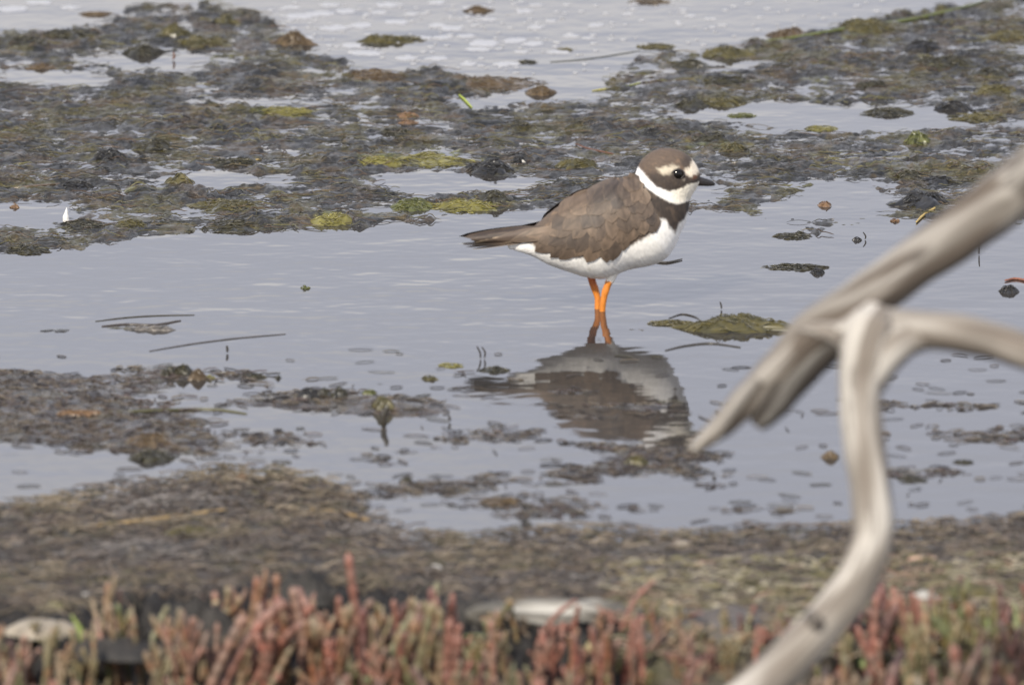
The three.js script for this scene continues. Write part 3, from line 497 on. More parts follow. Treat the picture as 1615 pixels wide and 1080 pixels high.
// [label, group rows of tips: u from, u to, tip row from, to, z from, to, count, palette]
const PLANTS = [
  ['pinkish red glasswort clump with one tall bent stem, before the dark hollow', [[345, 362, 922, 940, 1.06, 1.1, 3], [395, 420, 928, 950, 1.06, 1.1, 4], [425, 450, 908, 925, 1.07, 1.12, 3], [455, 520, 925, 960, 1.07, 1.13, 9], [537, 543, 872, 876, 1.08, 1.09, 1], [360, 540, 950, 1010, 1.08, 1.18, 26]], [0, 0, 1, 6, 2], 1.2],
  ['tall slim pink and green glasswort standing alone near the left edge', [[176, 192, 905, 930, 1.08, 1.1, 3], [165, 215, 945, 1000, 1.08, 1.14, 9]], [1, 5, 2], 1.05],
  ['short tan glasswort tuft in the bottom left corner', [[0, 60, 990, 1040, 1.08, 1.2, 14]], [2, 4, 1], 1],
  ['tan and pink glasswort between the pale stone and the tall slim one', [[80, 160, 985, 1030, 1.08, 1.2, 20]], [2, 1, 4], 1],
  ['tan glasswort in front of the dark hollow left of the red clump', [[235, 335, 960, 1030, 1.08, 1.22, 22]], [2, 4, 2, 1], 1],
  ['dense reddish glasswort with a hooked stem right of the red clump', [[590, 640, 930, 965, 1.07, 1.12, 7], [640, 700, 912, 960, 1.07, 1.12, 7], [700, 722, 925, 940, 1.06, 1.1, 3], [575, 735, 945, 1020, 1.1, 1.2, 34]], [1, 2, 3, 0, 4], 1.05],
  ['olive and pink glasswort in front of the dark gap left of the bleached log', [[745, 815, 970, 1010, 1.08, 1.2, 18], [795, 806, 932, 940, 1.07, 1.09, 2]], [4, 2, 1, 5], 1],
  ['upright reddish tan glasswort in front of the bleached log', [[850, 960, 975, 1040, 1.08, 1.2, 20], [905, 916, 945, 955, 1.06, 1.09, 2], [945, 965, 950, 975, 1.06, 1.1, 4]], [2, 6, 1, 0], 1],
  ['sparse pink glasswort beside the pale arched twig', [[985, 1110, 955, 1030, 1.07, 1.2, 24], [1020, 1045, 918, 950, 1.07, 1.1, 4]], [1, 0, 2, 4], 0.95],
  ['low glasswort left of the foot of the dead branch', [[1110, 1230, 985, 1050, 1.08, 1.2, 22]], [2, 0, 3, 4], 0.95],
  ['dark red glasswort just right of the foot of the dead branch', [[1330, 1430, 925, 1010, 1.07, 1.2, 40]], [3, 0, 1, 4], 0.95],
  ['dense maroon and green glasswort in the right foreground', [[1430, 1530, 925, 1010, 1.07, 1.22, 44]], [3, 1, 0, 5, 4], 0.95],
  ['dense red and tan glasswort in the bottom right corner', [[1520, 1640, 910, 1010, 1.07, 1.22, 48]], [0, 3, 2, 1, 5], 0.95],
];
PLANTS.forEach(([label, rows, palette, fat], n) => {
  seed(100 + n);
  const u = (rows[0][0] + rows[rows.length - 1][1]) / 2, z0 = 1.13, x0 = xOf(u, z0, 0), g = group('glasswort_plant', x0, height(x0, z0), z0);
  tag(g, label, 'plant', 'glasswort plants along the bank');
  for (const [ua, ub, va, vb, za, zb, count] of rows) for (let i = 0; i < Math.max(1, Math.round(count * (n ? 0.8 : 1.15))); i++) {
    const s = stemAt(rr(ua, ub), rr(va, vb), rr(za, zb), { fat, shapes: count === 1 ? [3] : undefined }), o = mesh('stem', s.shape, stemMats[count === 1 ? palette[0] : pick(palette)], g);
    o.position.set(s.pos[0] - x0, s.pos[1] - g.position.y, s.pos[2] - z0); o.rotation.set(rr(-0.1, 0.1), s.turn, rr(-0.16, 0.16)); o.scale.set(...s.scale);
  }
});
{ // the thick growth nearest the viewer, which nobody could count
  const tops = poly([[-60, 1010], [60, 1010], [150, 1020], [220, 1015], [330, 1020], [420, 1040], [560, 1000], [700, 990], [800, 1000], [900, 1015], [1000, 1010], [1120, 1020], [1250, 1035], [1330, 990], [1450, 965], [1615, 960], [1700, 960]]);
  seed(900);
  const sets = stemShapes.map(() => []);
  for (let i = 0; i < 430; i++) { const u = rr(-60, 1680), z = rr(1.08, 1.42), s = stemAt(u, tops(u) + 38 + 75 * Math.pow(rnd(), 1.1) + (z > 1.25 ? 20 : 0), z, {}); sets[stemShapes.indexOf(s.shape)].push(s); }
  const cols = [[0.18, 0.088, 0.062], [0.19, 0.112, 0.076], [0.185, 0.124, 0.072], [0.13, 0.062, 0.048], [0.17, 0.132, 0.070], [0.19, 0.13, 0.086], [0.125, 0.108, 0.048]], M = new THREE.Matrix4(), Q = new THREE.Quaternion(), Y = new THREE.Vector3(0, 1, 0);
  const mat = std({ vertexColors: true, roughness: 0.5 });
  const parts = [];
  sets.forEach((set, k) => set.forEach((q) => {
    Q.setFromEuler(new THREE.Euler(rr(-0.12, 0.12), q.turn, rr(-0.24, 0.24))); const g = stemShapes[k].clone().applyMatrix4(M.compose(new THREE.Vector3(...q.pos), Q, new THREE.Vector3(...q.scale))), c = pick(cols), w = rr(0.75, 1.2), a = g.attributes.color;
    g.setAttribute('color', new THREE.BufferAttribute(a.array.map((x, i) => x * c[i % 3] * w), 3)); parts.push(g);
  }));
  const carpet = mesh('glasswort_carpet', mergeGeometries(parts), mat); carpet.userData.kind = 'stuff'; tag(carpet, 'thick low carpet of red and tan glasswort along the bottom edge', 'glasswort');
}
{ // blades and stalks among the plants
  const BL = [
    ['dry tan stalk leaning right among the glasswort at the bottom centre', 'stalk', [[925, 1018], [985, 1048], [1060, 1092]], 1.12, 6.5, [0.30, 0.25, 0.13]],
    ['green grass blade slanting down right of the dead branch foot', 'grass blade', [[1330, 1010], [1365, 1050], [1410, 1100]], 1.12, 7, [0.20, 0.24, 0.10]],
    ['upright green grass blade in the right foreground', 'grass blade', [[1560, 975], [1552, 1030], [1538, 1110]], 1.12, 7, [0.19, 0.23, 0.09]],
    ['thin green blade beside the tall slim glasswort near the left edge', 'grass blade', [[112, 970], [128, 1000], [134, 1040]], 1.08, 6, [0.17, 0.21, 0.05]],
    ['pale curved dry blade at the left side of the red clump', 'dry blade', [[338, 948], [348, 975], [362, 1000]], 1.065, 5.5, [0.42, 0.36, 0.21]],
    ['pale arched dry twig lying on the bank right of the bleached log', 'twig', [[1050, 975], [1065, 958], [1090, 953], [1110, 968]], 1.015, 4.5, [0.44, 0.42, 0.38]],
    ['green grass blade standing at the right edge of the plants', 'grass blade', [[1600, 950], [1606, 1000], [1600, 1070]], 1.14, 6, [0.20, 0.22, 0.10]],
  ];
  for (const [label, cat, pts, z, r, c] of BL) {
    const m = new MB(), path = smoothPath(pts.map(([u, v], i) => { const y = yAt(v, z + i * 0.004); return [xOf(u, z, y), y, z + i * 0.004, r / 2540 * (cat === 'grass blade' ? (i === 0 ? 0.35 : 1) : 1)]; }), 24);
    m.tube(path, 8, (t) => { const g = 1 + 0.25 * n2(t * 12, z * 50 + r); return [c[0] * g, c[1] * g, c[2] * g]; }, (t, a) => cat === 'grass blade' ? 0.55 + 0.45 * Math.abs(Math.cos(a)) : 1 + 0.12 * n2(t * 10, a));
    tag(mesh(cat === 'dry blade' ? 'grass_blade' : cat.replace(' ', '_'), m.geo(), std({ vertexColors: true, roughness: 0.7 })), label, cat);
  }
}

// ---------------------------------------------------------------- single clumps of weed, lumps of mud, stones, shells and sticks on the flat
const softMat = std({ vertexColors: true, roughness: 0.34 }), dryMat = std({ vertexColors: true, roughness: 0.75 });
const COL = { black: [[0.0108, 0.0102, 0.0096], [0.0270, 0.0252, 0.0228]], dark: [[0.0186, 0.0174, 0.0136], [0.0465, 0.0409, 0.0186]], olive: [[0.0396, 0.0356, 0.0132], [0.0990, 0.0825, 0.0264]], brown: [[0.0510, 0.0340, 0.0177], [0.1088, 0.0748, 0.0374]], yellow: [[0.0936, 0.0828, 0.0216], [0.1944, 0.1764, 0.0468]], green: [[0.05, 0.055, 0.016], [0.115, 0.12, 0.034]], orange: [[0.10, 0.055, 0.026], [0.20, 0.12, 0.06]], white: [[0.24, 0.225, 0.20], [0.44, 0.43, 0.40]], stone: [[0.20, 0.17, 0.13], [0.32, 0.28, 0.22]], pink: [[0.34, 0.20, 0.15], [0.46, 0.31, 0.25]], wood: [[0.26, 0.235, 0.20], [0.50, 0.48, 0.43]], peat: [[0.013, 0.012, 0.011], [0.035, 0.030, 0.026]], mud: [[0.07, 0.06, 0.055], [0.12, 0.105, 0.095]], red: [[0.14, 0.045, 0.03], [0.22, 0.08, 0.05]] };
// a low lumpy mound that follows the ground under it and thins out at its foot: half axes a (x) and b (z), height h, metres, about (cx, cz)
function mound(cx, cz, base, a, b, h, col, s, rugged, fibres) {
  const m = new MB(), N = 44, R = 15, scale = 0.010, [c0, c1] = COL[col];
  const foot = (ca, sa) => 1 + rugged * (0.36 * n2(ca * 1.3 + s, sa * 1.3) + 0.30 * n2(ca * 3.4 + s, sa * 3.4 + 5) + 0.18 * n2(ca * 8 + s, sa * 8));
  const surf = (x, z, t) => {
    const X = x / scale + s * 7.3, Z = z / scale - s * 3.1;
    const rel = rugged * (0.34 * n2(X * 0.7, Z * 0.7) + 0.20 * (1 - 2 * Math.abs(n2(X * 1.9, Z * 1.6))) + 0.16 * n2(X * 3.6, Z * 3.4) + 0.09 * n2(X * 8, Z * 7));
    const body = rugged < 0.5 ? Math.sqrt(Math.max(0, 1 - t * t)) : Math.pow(Math.max(0, 1 - t * t), 1.15);
    return (rugged < 0.5 ? -0.001 : Math.max(height(cx + x, cz + z), -0.0012) - base) + h * body * (1 + rel) + h * 0.3 * rel * (1 - t) - 0.0012 * ss(0.8, 1, t);
  };
  const shade = (X, Z) => { const g = n2(X * 1.3 + 9, Z * 1.3), k = n2(X * 4, Z * 4 + 7); return mix3(c0, c1, clamp(0.42 + 0.65 * g + 0.4 * k)); };
  const top = m.v(0, surf(0, 0, 0), 0, c0);
  for (let r = 1; r <= R; r++) for (let i = 0; i < N; i++) {
    const t = r / R, an = i / N * 2 * Math.PI, ca = Math.cos(an), sa = Math.sin(an), e = foot(ca, sa), x = a * t * ca * e, z = b * t * sa * e;
    m.v(x, surf(x, z, t), z, shade(x / scale + s * 7.3, z / scale - s * 3.1));
  }
  for (let i = 0; i < N; i++) m.t(top, 1 + (i + 1) % N, 1 + i);
  for (let r = 0; r < R - 1; r++) for (let i = 0; i < N; i++) { const i1 = (i + 1) % N, o = 1 + r * N; m.q(o + i, o + i1, o + N + i1, o + N + i); }
  for (let f = 0; f < fibres; f++) {                      // the hair of the weed
    const an = rr(0, 6.28), q = Math.sqrt(rnd()) * 1.05; let x = a * q * Math.cos(an), z = b * q * Math.sin(an), d = rr(-0.6, 0.6) + (rnd() < 0.5 ? Math.PI : 0); const L = rr(0.25, 0.8) * Math.min(a, 0.02), pts = [], g = rr(0.6, 1.35), c = mix3(c0, c1, rnd());
    for (let k = 0; k < 6; k++) { const t = Math.min(1, Math.hypot(x / a, z / b)); pts.push([x, surf(x, z, t) + 0.0004 + rr(0, 0.0006), z, (k % 5 ? 0.00042 : 0.00015)]); x += Math.cos(d) * L / 5; z += Math.sin(d) * L / 5; d += rr(-0.3, 0.3); }
    m.tube(pts, 3, () => [c[0] * g, c[1] * g, c[2] * g], null, false);
  }
  return m.geo();
}
function ground(u, v) { let z = zOf(v), x, y = 0; for (let i = 0; i < 4; i++) { x = xOf(u, z, y); y = Math.max(0, height(x, z)); z = zOf(v, y); } return [x, y, z]; }
let clumpSeed = 1;
function clump(name, category, u, v, w, h, col, label, opt = {}) {   // v: row of its foot; w, h: size in the photograph
  const [x, y0, z0] = ground(u, v), s = F / slant(z0, y0), rug = opt.rugged ?? 1, hard = rug < 0.5, a = w / 2 / s * (hard ? 1 : 1.18), b = a * (opt.deep ?? (hard ? 0.8 : 0.95)), z = z0 - b * 0.7, base = Math.max(0, height(x, z));
  seed(3000 + clumpSeed);
  const tall = Math.min(Math.max(0.0016, (h / s - b * 0.26) / 0.98), a * (opt.steep ?? 0.62));
  const o = mesh(name, mound(x, z, base, a, b, tall, col, clumpSeed++, rug, opt.dry ? 0 : Math.round(clamp(w * 1.1, 8, 90))), opt.dry ? dryMat : softMat);
  o.position.set(x, base, z);
  return tag(o, label, category, opt.group);
}
const W = (...a) => clump('weed_clump', 'weed clump', ...a);
W(224, 88, 62, 21, 'dark', 'large blackish olive weed clump at the small pool near the top left');
W(272, 56, 46, 18, 'olive', 'rounded olive weed clump just above the blackish one at the top left');
W(322, 74, 78, 18, 'olive', 'long olive weed ridge right of the blackish clump at the top left');
W(463, 73, 58, 20, 'brown', 'rounded brown weed clump at the corner of the far open water');
W(105, 62, 80, 18, 'dark', 'dark wide weed clump near the top left corner');
W(150, 27, 60, 10, 'brown', 'thin brown weed clump edging the pale water at the far top left');
W(357, 36, 38, 14, 'olive', 'small olive weed clump at the very top, right of the pale water');
W(40, 72, 60, 12, 'dark', 'low dark weed clump at the left edge near the top');
W(60, 110, 44, 10, 'brown', 'low brown weed clump by the shallow pool at the upper left edge');
W(239, 238, 62, 18, 'dark', 'dark olive weed lump alone on the grey mud left of the middle mat');
W(170, 253, 48, 14, 'black', 'black weed lump left of and below the dark olive one');
W(283, 290, 44, 17, 'olive', 'pointed olive weed lump at the left end of the narrow mat pool');
W(365, 262, 66, 11, 'dark', 'dark weed strip under the dry yellow straw left of centre');
W(118, 298, 50, 12, 'black', 'black weed patch right of the flat brown blade');
W(352, 332, 100, 10, 'olive', 'long low olive weed strip in the lower left mat');
W(364, 368, 90, 10, 'dark', 'dark weed strip at the water line on the left mat edge');
W(205, 358, 44, 11, 'olive', 'small olive weed tuft right of the white shell tip');
W(130, 362, 70, 9, 'dark', 'flat dark weed strip below the white shell tip');
W(45, 402, 70, 12, 'dark', 'dark weed clump at the far left mat edge');
W(522, 355, 60, 18, 'yellow', 'bright yellow green weed pad at the mat edge left of centre');
W(452, 184, 70, 9, 'yellow', 'flat yellow weed pad in the upper left mat');
W(607, 258, 66, 12, 'yellow', 'yellow green weed pad left of the widest yellow one');
W(688, 262, 110, 15, 'yellow', 'widest yellow weed pad in the middle of the mat');
W(650, 332, 60, 16, 'green', 'green weed pad left of the long yellow green one by the tail');
W(730, 335, 100, 18, 'yellow', 'long yellow green weed pad just above the tail of the bird');
W(774, 274, 64, 20, 'black', 'black pointed mud lump between the yellow pad and the bird');
W(818, 260, 22, 12, 'black', 'tiny black ball of weed right of the black pointed lump');
W(782, 318, 52, 17, 'dark', 'dark olive weed lump above the back of the bird');
W(911, 264, 56, 16, 'olive', 'olive weed lump behind the neck of the bird');
W(626, 213, 46, 11, 'dark', 'dark weed lump above the yellow green pads');
W(822, 206, 50, 10, 'dark', 'dark weed strip above and behind the bird');
W(790, 142, 150, 22, 'brown', 'large brown weed ridge at the edge of the open water, centre top');
W(852, 150, 48, 16, 'brown', 'brown weed lump at the right end of the large ridge');
W(596, 126, 90, 16, 'brown', 'brown weed mound left of the large ridge');
W(590, 70, 52, 14, 'olive', 'left hump of the small weed island in the open water');
W(632, 68, 84, 12, 'olive', 'right hump of the small weed island in the open water');
W(584, 76, 40, 9, 'dark', 'low front lump of the small weed island in the open water');
W(755, 20, 52, 9, 'brown', 'small brown weed islet with foam in the far water');
W(1024, 8, 70, 9, 'brown', 'flat brown weed islet at the top edge right of centre');
W(890, 81, 28, 8, 'olive', 'tiny round weed lump in the open water right of centre');
W(832, 101, 36, 8, 'dark', 'small dark weed lump with foam at its left, centre top');
W(1035, 78, 64, 9, 'olive', 'olive weed strip where the open water meets the right mat');
W(1366, 50, 80, 22, 'olive', 'big olive weed hump on the far right shore');
W(1150, 90, 66, 18, 'olive', 'olive yellow weed mound on the right mat near the open water');
W(1240, 60, 60, 18, 'brown', 'reddish brown weed mound at the far shore right of centre');
W(1085, 108, 46, 12, 'dark', 'dark weed lump at the left of the right mat');
W(1145, 135, 70, 12, 'dark', 'dark olive strip above the yellow green lump on the right mat');
W(1144, 168, 66, 14, 'olive', 'thick olive weed pad right above the head of the bird');
W(1092, 166, 46, 14, 'dark', 'glittering dark weed lump left of the thick olive pad');
W(1170, 186, 48, 10, 'green', 'bright green weed pad right above the head of the bird');
W(1403, 184, 80, 18, 'dark', 'wide dark weed lump reflected in the right hand pool');
W(1505, 174, 54, 18, 'black', 'black weed lump right of the right hand pool');
W(1540, 192, 94, 11, 'olive', 'long olive weed strip along the right end of the right hand pool');
W(1296, 207, 54, 12, 'yellow', 'yellow weed mat at the near edge of the right hand pool');
W(1449, 228, 36, 18, 'green', 'small upright green weed tuft right of the yellow mat');
W(1157, 240, 40, 14, 'olive', 'olive weed lump right of the bill');
W(1120, 224, 50, 9, 'dark', 'dark weed lump just above the bill');
W(1490, 105, 80, 16, 'dark', 'dark weed hump in the upper right mat');
W(1570, 118, 60, 16, 'dark', 'dark weed hump at the right edge of the upper mat');
W(1455, 78, 52, 16, 'black', 'blackish weed clump in the upper right corner');
W(1590, 62, 70, 14, 'olive', 'olive weed clump at the right edge near the top');
W(1570, 150, 60, 14, 'olive', 'olive weed hump at the right edge below the dark hump');
W(1375, 140, 46, 12, 'dark', 'dark weed lump above the wide reflected one on the right');
W(1455, 326, 78, 24, 'black', 'wide black mud lump left of the branch');
W(1480, 290, 46, 12, 'black', 'black weed lump above the wide black mud lump');
W(1440, 282, 44, 9, 'dark', 'small dark weed strip left above the wide black mud lump');
W(1250, 378, 66, 9, 'dark', 'dark weed mat standing alone in the pool below the right mat');
W(1352, 380, 16, 9, 'black', 'small black weed dot right of the lone weed mat');
W(1255, 426, 112, 12, 'dark', 'long dark weed mat in the pool near the branch', { deep: 0.5 });
W(1290, 432, 22, 24, 'black', 'black upright weed bit at the right end of the long dark mat');
W(1165, 524, 175, 30, 'olive', 'large olive weed island beside the bird feet', { deep: 0.5 });
W(1060, 514, 80, 12, 'olive', 'low left tail of the olive weed island', { deep: 0.6 });
W(481, 456, 16, 14, 'green', 'tiny round green lump alone in the open pool');
W(486, 628, 30, 20, 'black', 'left of three black weed lumps in the middle foreground');
W(512, 626, 26, 22, 'dark', 'middle of three black weed lumps in the middle foreground');
W(534, 626, 24, 24, 'dark', 'right of three black weed lumps in the middle foreground');
W(582, 622, 20, 14, 'green', 'small green lump right of the three black weed lumps');
W(263, 588, 22, 16, 'dark', 'small dark weed lump left of the yellow bit');
W(289, 594, 28, 18, 'dark', 'dark weed lump between the small one and the yellow bit');
W(310, 600, 26, 12, 'brown', 'low brown weed lump beside the yellow bit');
W(400, 598, 40, 9, 'dark', 'flat dark weed strip right of the yellow bit');
W(437, 598, 14, 12, 'dark', 'tiny dark weed dot right of the flat strip');
W(238, 728, 70, 22, 'dark', 'dark weed mound at the tip of the left mud patch');
W(235, 702, 70, 20, 'brown', 'brown weed mound on the left mud patch');
W(604, 650, 30, 16, 'olive', 'olive weed tuft on top of the short dark stick');
W(676, 600, 26, 9, 'olive', 'small olive weed bit left of the reflection');
W(780, 588, 50, 12, 'dark', 'dark floating weed left of the reflected belly');
W(712, 580, 44, 8, 'yellow', 'thin yellowish weed strip left of the reflection');
W(1004, 734, 34, 14, 'olive', 'small olive lump on the weed bar below the reflection');
W(1310, 724, 26, 15, 'brown', 'reddish brown weed ball left of the upright limb');
W(640, 762, 22, 12, 'dark', 'small dark weed lump at the near pool edge');
W(830, 828, 16, 12, 'black', 'tiny black weed bit at the near water line');
W(1440, 762, 50, 9, 'dark', 'flat dark weed bit right of the upright limb');
W(1520, 732, 34, 9, 'dark', 'small flat dark weed bit near the right edge');
W(790, 796, 60, 9, 'brown', 'brown weed strip in the near shallows below the reflection');
W(300, 846, 80, 10, 'olive', 'olive weed strip on the near mud left of centre');
W(1262, 604, 40, 9, 'dark', 'small dark weed bit under the side limb');
const thing = (name, cat, ...a) => clump(name, cat, ...a);
thing('pebble', 'pebble', 1160, 257, 12, 8, 'white', 'tiny white pebble right of the bill', { dry: 1, rugged: 0.3 });
thing('shell', 'shell', 1255, 86, 9, 8, 'white', 'tiny white shell on the upper right mat', { dry: 1, rugged: 0.3 });
thing('shell', 'shell', 137, 942, 24, 12, 'white', 'small white shell on the near bank at the left', { dry: 1, rugged: 0.3 });
thing('stone', 'stone', 66, 1000, 112, 28, 'stone', 'rounded pale beige stone at the bottom left', { dry: 1, rugged: 0.49 });
thing('shell', 'shell', 689, 900, 22, 18, 'white', 'white broken shell on the dark bank near the centre', { dry: 1, rugged: 0.6 });
thing('stone', 'stone', 1077, 862, 34, 13, 'stone', 'flat pale stone at the near water line left of the branch', { dry: 1, rugged: 0.4 });
thing('stone', 'stone', 1474, 889, 32, 17, 'pink', 'pink rounded stone on the bank right of the branch', { dry: 1, rugged: 0.3 });
thing('stone', 'stone', 1446, 886, 30, 12, 'pink', 'flat dull pink stone beside the rounded one', { dry: 1, rugged: 0.4 });
thing('shell', 'shell', 1460, 950, 40, 20, 'white', 'pale broken shell among the plants right of the branch', { dry: 1, rugged: 0.7 });
thing('pebble', 'pebble', 1405, 908, 20, 14, 'stone', 'pale pebble beside the upright limb of the branch', { dry: 1, rugged: 0.4 });
thing('pebble', 'pebble', 1564, 840, 14, 14, 'orange', 'small orange pebble at the near water line on the right', { dry: 1, rugged: 0.4 });
thing('moss_cushion', 'moss', 1525, 946, 110, 26, 'olive', 'wide yellowish moss cushion on the bank at the right', { dry: 1 });
thing('moss_cushion', 'moss', 1292, 915, 64, 16, 'olive', 'yellowish moss cushion on the bank left of the upright limb', { dry: 1 });
thing('dark_hollow_lump', 'peat', 308, 1010, 130, 62, 'peat', 'big dark lump added for the black hollow left of the red clump', { dry: 1, steep: 0.9, deep: 0.6 });  // dark lumps added in place of hollows; their near black colour paints the shade
thing('dark_hollow_lump', 'peat', 478, 950, 96, 44, 'peat', 'dark lump added for the black hollow behind the top of the red clump', { dry: 1, steep: 0.9, deep: 0.6 });
thing('dark_hollow_lump', 'peat', 715, 990, 120, 40, 'peat', 'dark lump added for the dark gap left of the bleached log', { dry: 1, steep: 0.9, deep: 0.6 });
thing('dark_hollow_lump', 'peat', 170, 1036, 150, 34, 'peat', 'dark lump added for the dark gap behind the tall slim glasswort', { dry: 1, steep: 0.9, deep: 0.6 });
thing('mud_lump', 'mud', 1130, 1010, 220, 42, 'mud', 'grey mud hummock between the bleached log and the branch', { dry: 1 });
thing('weed_bit', 'weed bit', 1301, 326, 22, 13, 'orange', 'orange bit of weed or shell on the right hand mat', { rugged: 0.6 });
thing('weed_bit', 'weed bit', 1412, 350, 16, 8, 'orange', 'tan bit in the water below the orange one', { rugged: 0.6 });
thing('weed_bit', 'weed bit', 22, 328, 16, 12, 'orange', 'orange brown bit at the left edge', { rugged: 0.6 });
thing('weed_bit', 'weed bit', 331, 598, 14, 14, 'yellow', 'bright yellow bit beside the dark lumps at the left', { rugged: 0.5 });
thing('weed_bit', 'weed bit', 643, 186, 32, 6, 'orange', 'upper of two orange weed bits left of centre', { rugged: 0.6 });
thing('weed_bit', 'weed bit', 646, 196, 30, 6, 'orange', 'lower of two orange weed bits left of centre', { rugged: 0.6 });
thing('weed_bit', 'weed bit', 748, 386, 6, 5, 'black', 'tiny black speck in the pool below the tail', { rugged: 0.5 });
thing('weed_bit', 'weed bit', 122, 660, 60, 7, 'orange', 'orange brown bit lying on the left mud patch', { rugged: 0.6, deep: 0.3 });
thing('weed_bit', 'weed bit', 380, 758, 20, 9, 'orange', 'orange yellow bit on the near mud left of centre', { rugged: 0.5 });
thing('weed_bit', 'weed bit', 1592, 462, 30, 26, 'black', 'black weed bit with a red twig at the right edge', { rugged: 0.9 });

// sticks, stalks and blades: rows of [u, v, lift above the ground in mm], thickness in photo pixels
function stick(name, cat, label, pts, w, c, opt = {}) {
  const raw = pts.map(([u, v, up]) => {
    if (up === undefined) { const g = ground(u, v); return [g[0], g[1] + (opt.wet ? 0.0001 : w / 6000), g[2]]; }
    const g = ground(pts[0][0], pts[0][1]); const y = yAt(v, g[2] + up / 1000); return [xOf(u, g[2] + up / 1000, y), y, g[2] + up / 1000];
  }).map((p, i, a) => [...p, w / 2 / 2190 * (opt.wet ? 0.62 : 0.8) * (opt.taper ? lerp(1, opt.taper, i / (a.length - 1)) : 1)]);
  const m = new MB(), flat = opt.flat ?? 1, off = pts[0][0];
  m.tube(smoothPath(raw, 30), 10, (t, a) => { const g = 1 + 0.3 * n2(t * 14 + off, a * 0.6) + 0.12 * n2(t * 60, a * 2); return [c[0] * g, c[1] * g, c[2] * g]; }, (t, a) => (1 + 0.12 * n2(t * 12 + off, a)) * (0.35 + 0.65 * Math.pow(Math.sin(Math.PI * clamp(0.06 + 0.88 * t)), 0.5)));
  const g = m.geo(); if (flat !== 1) { const p = g.attributes.position; let y0 = 0; for (let i = 0; i < p.count; i++) y0 += p.getY(i) / p.count; for (let i = 0; i < p.count; i++) p.setY(i, p.getY(i)); }
  return tag(mesh(name, g, opt.wet ? softMat : dryMat), label, cat);
}
const DK = [0.028, 0.024, 0.020], TAN = [0.36, 0.27, 0.10], REDB = [0.12, 0.055, 0.035];
stick('green_stalk', 'stalk', 'short bright green stalk lying on the mat, centre top', [[724, 151], [732, 158], [744, 171]], 5, [0.30, 0.36, 0.05]);
stick('dry_straw', 'straw', 'yellow dry straw left of the middle of the mat', [[370, 263], [386, 257], [412, 252]], 4.5, [0.42, 0.31, 0.11]);
stick('dry_straw', 'straw', 'thin yellow straw right of the large brown ridge', [[934, 144], [955, 141], [972, 139]], 3.2, [0.40, 0.36, 0.10]);
stick('dry_straw', 'straw', 'short green yellow straw beyond the thin yellow one', [[988, 136], [1000, 134], [1010, 131]], 3, [0.34, 0.36, 0.10]);
stick('dry_straw', 'straw', 'curved yellow straw in the water below the right mat', [[1446, 352], [1456, 342], [1468, 334], [1480, 328]], 5.5, [0.42, 0.30, 0.10]);
stick('sea_grass_blade', 'dead blade', 'flat brown dead blade near the left edge of the mat', [[18, 297], [50, 294], [96, 290]], 8, [0.10, 0.07, 0.045], { wet: 1 });
stick('twig', 'twig', 'thin brown twig lying behind the neck of the bird', [[908, 228], [930, 236], [968, 244]], 4, REDB);
stick('twig', 'twig', 'thin twig stub by the small pool at the top left', [[272, 95], [274, 90, 0], [273, 82, 0]], 5, REDB);
stick('sea_grass_blade', 'sea grass', 'long olive sea grass blade along the far right shore', [[1180, 68], [1260, 58], [1340, 44], [1440, 30], [1510, 14], [1560, 1]], 10, [0.10, 0.115, 0.030], { wet: 1 });
stick('sea_grass_blade', 'sea grass', 'thin dark sea grass blade across the open water inlet', [[868, 98], [920, 94], [975, 86], [1010, 80]], 4, [0.05, 0.05, 0.035], { wet: 1 });
stick('sea_grass_blade', 'sea grass', 'dark sea grass blade right of the bill', [[1134, 214], [1152, 219], [1180, 225]], 6, DK, { wet: 1 });
stick('sea_grass_blade', 'sea grass', 'curved dark sea grass blade in the water right of the reflection', [[1050, 553], [1080, 546], [1120, 542], [1168, 548]], 7, [0.045, 0.04, 0.035], { wet: 1 });
stick('sea_grass_blade', 'sea grass', 'upper thin blade on the weed streak at the left of the pool', [[150, 507], [200, 501], [250, 498], [306, 497]], 4.5, [0.05, 0.045, 0.035], { wet: 1 });
stick('sea_grass_blade', 'sea grass', 'lower wavy blade on the weed streak at the left of the pool', [[160, 515], [200, 512], [240, 513], [284, 506]], 8, [0.05, 0.04, 0.034], { wet: 1 });
stick('sea_grass_blade', 'sea grass', 'long half sunk blade in the open pool left of centre', [[235, 554], [300, 543], [370, 534], [450, 527]], 5, [0.075, 0.07, 0.07], { wet: 1 });
stick('sea_grass_blade', 'sea grass', 'long olive blade at the water edge of the left mud patch', [[170, 650], [240, 648], [300, 646], [345, 647], [388, 653]], 9, [0.075, 0.07, 0.030], { wet: 1 });
stick('short_stick', 'stick', 'short dark stick standing in the shallows in the middle foreground', [[605, 672], [605, 658, 0], [610, 642, 0]], 15, [0.035, 0.03, 0.022], { wet: 1 });
stick('twig', 'twig', 'left of two fine upright twigs at the tail end of the reflection', [[758, 566], [757, 556, 0], [752, 546, 0]], 3.4, DK);
stick('twig', 'twig', 'right of two fine upright twigs at the tail end of the reflection', [[764, 566], [765, 556, 0], [760, 547, 0]], 3.4, DK);
stick('twig', 'twig', 'tiny upright twig below the tail reflection', [[709, 666], [709, 661, 0], [708, 655, 0]], 5, DK);
stick('twig', 'twig', 'fine upright twig below the head reflection', [[1070, 718], [1070, 708, 0], [1068, 694, 0]], 4.2, DK);
stick('twig', 'twig', 'short upright twig right below the reflection', [[1127, 761], [1127, 756, 0], [1126, 750, 0]], 6, DK);
stick('twig', 'twig', 'tiny dark twig standing in the pool at the left', [[358, 557], [358, 550, 0], [357, 545, 0]], 5, DK);
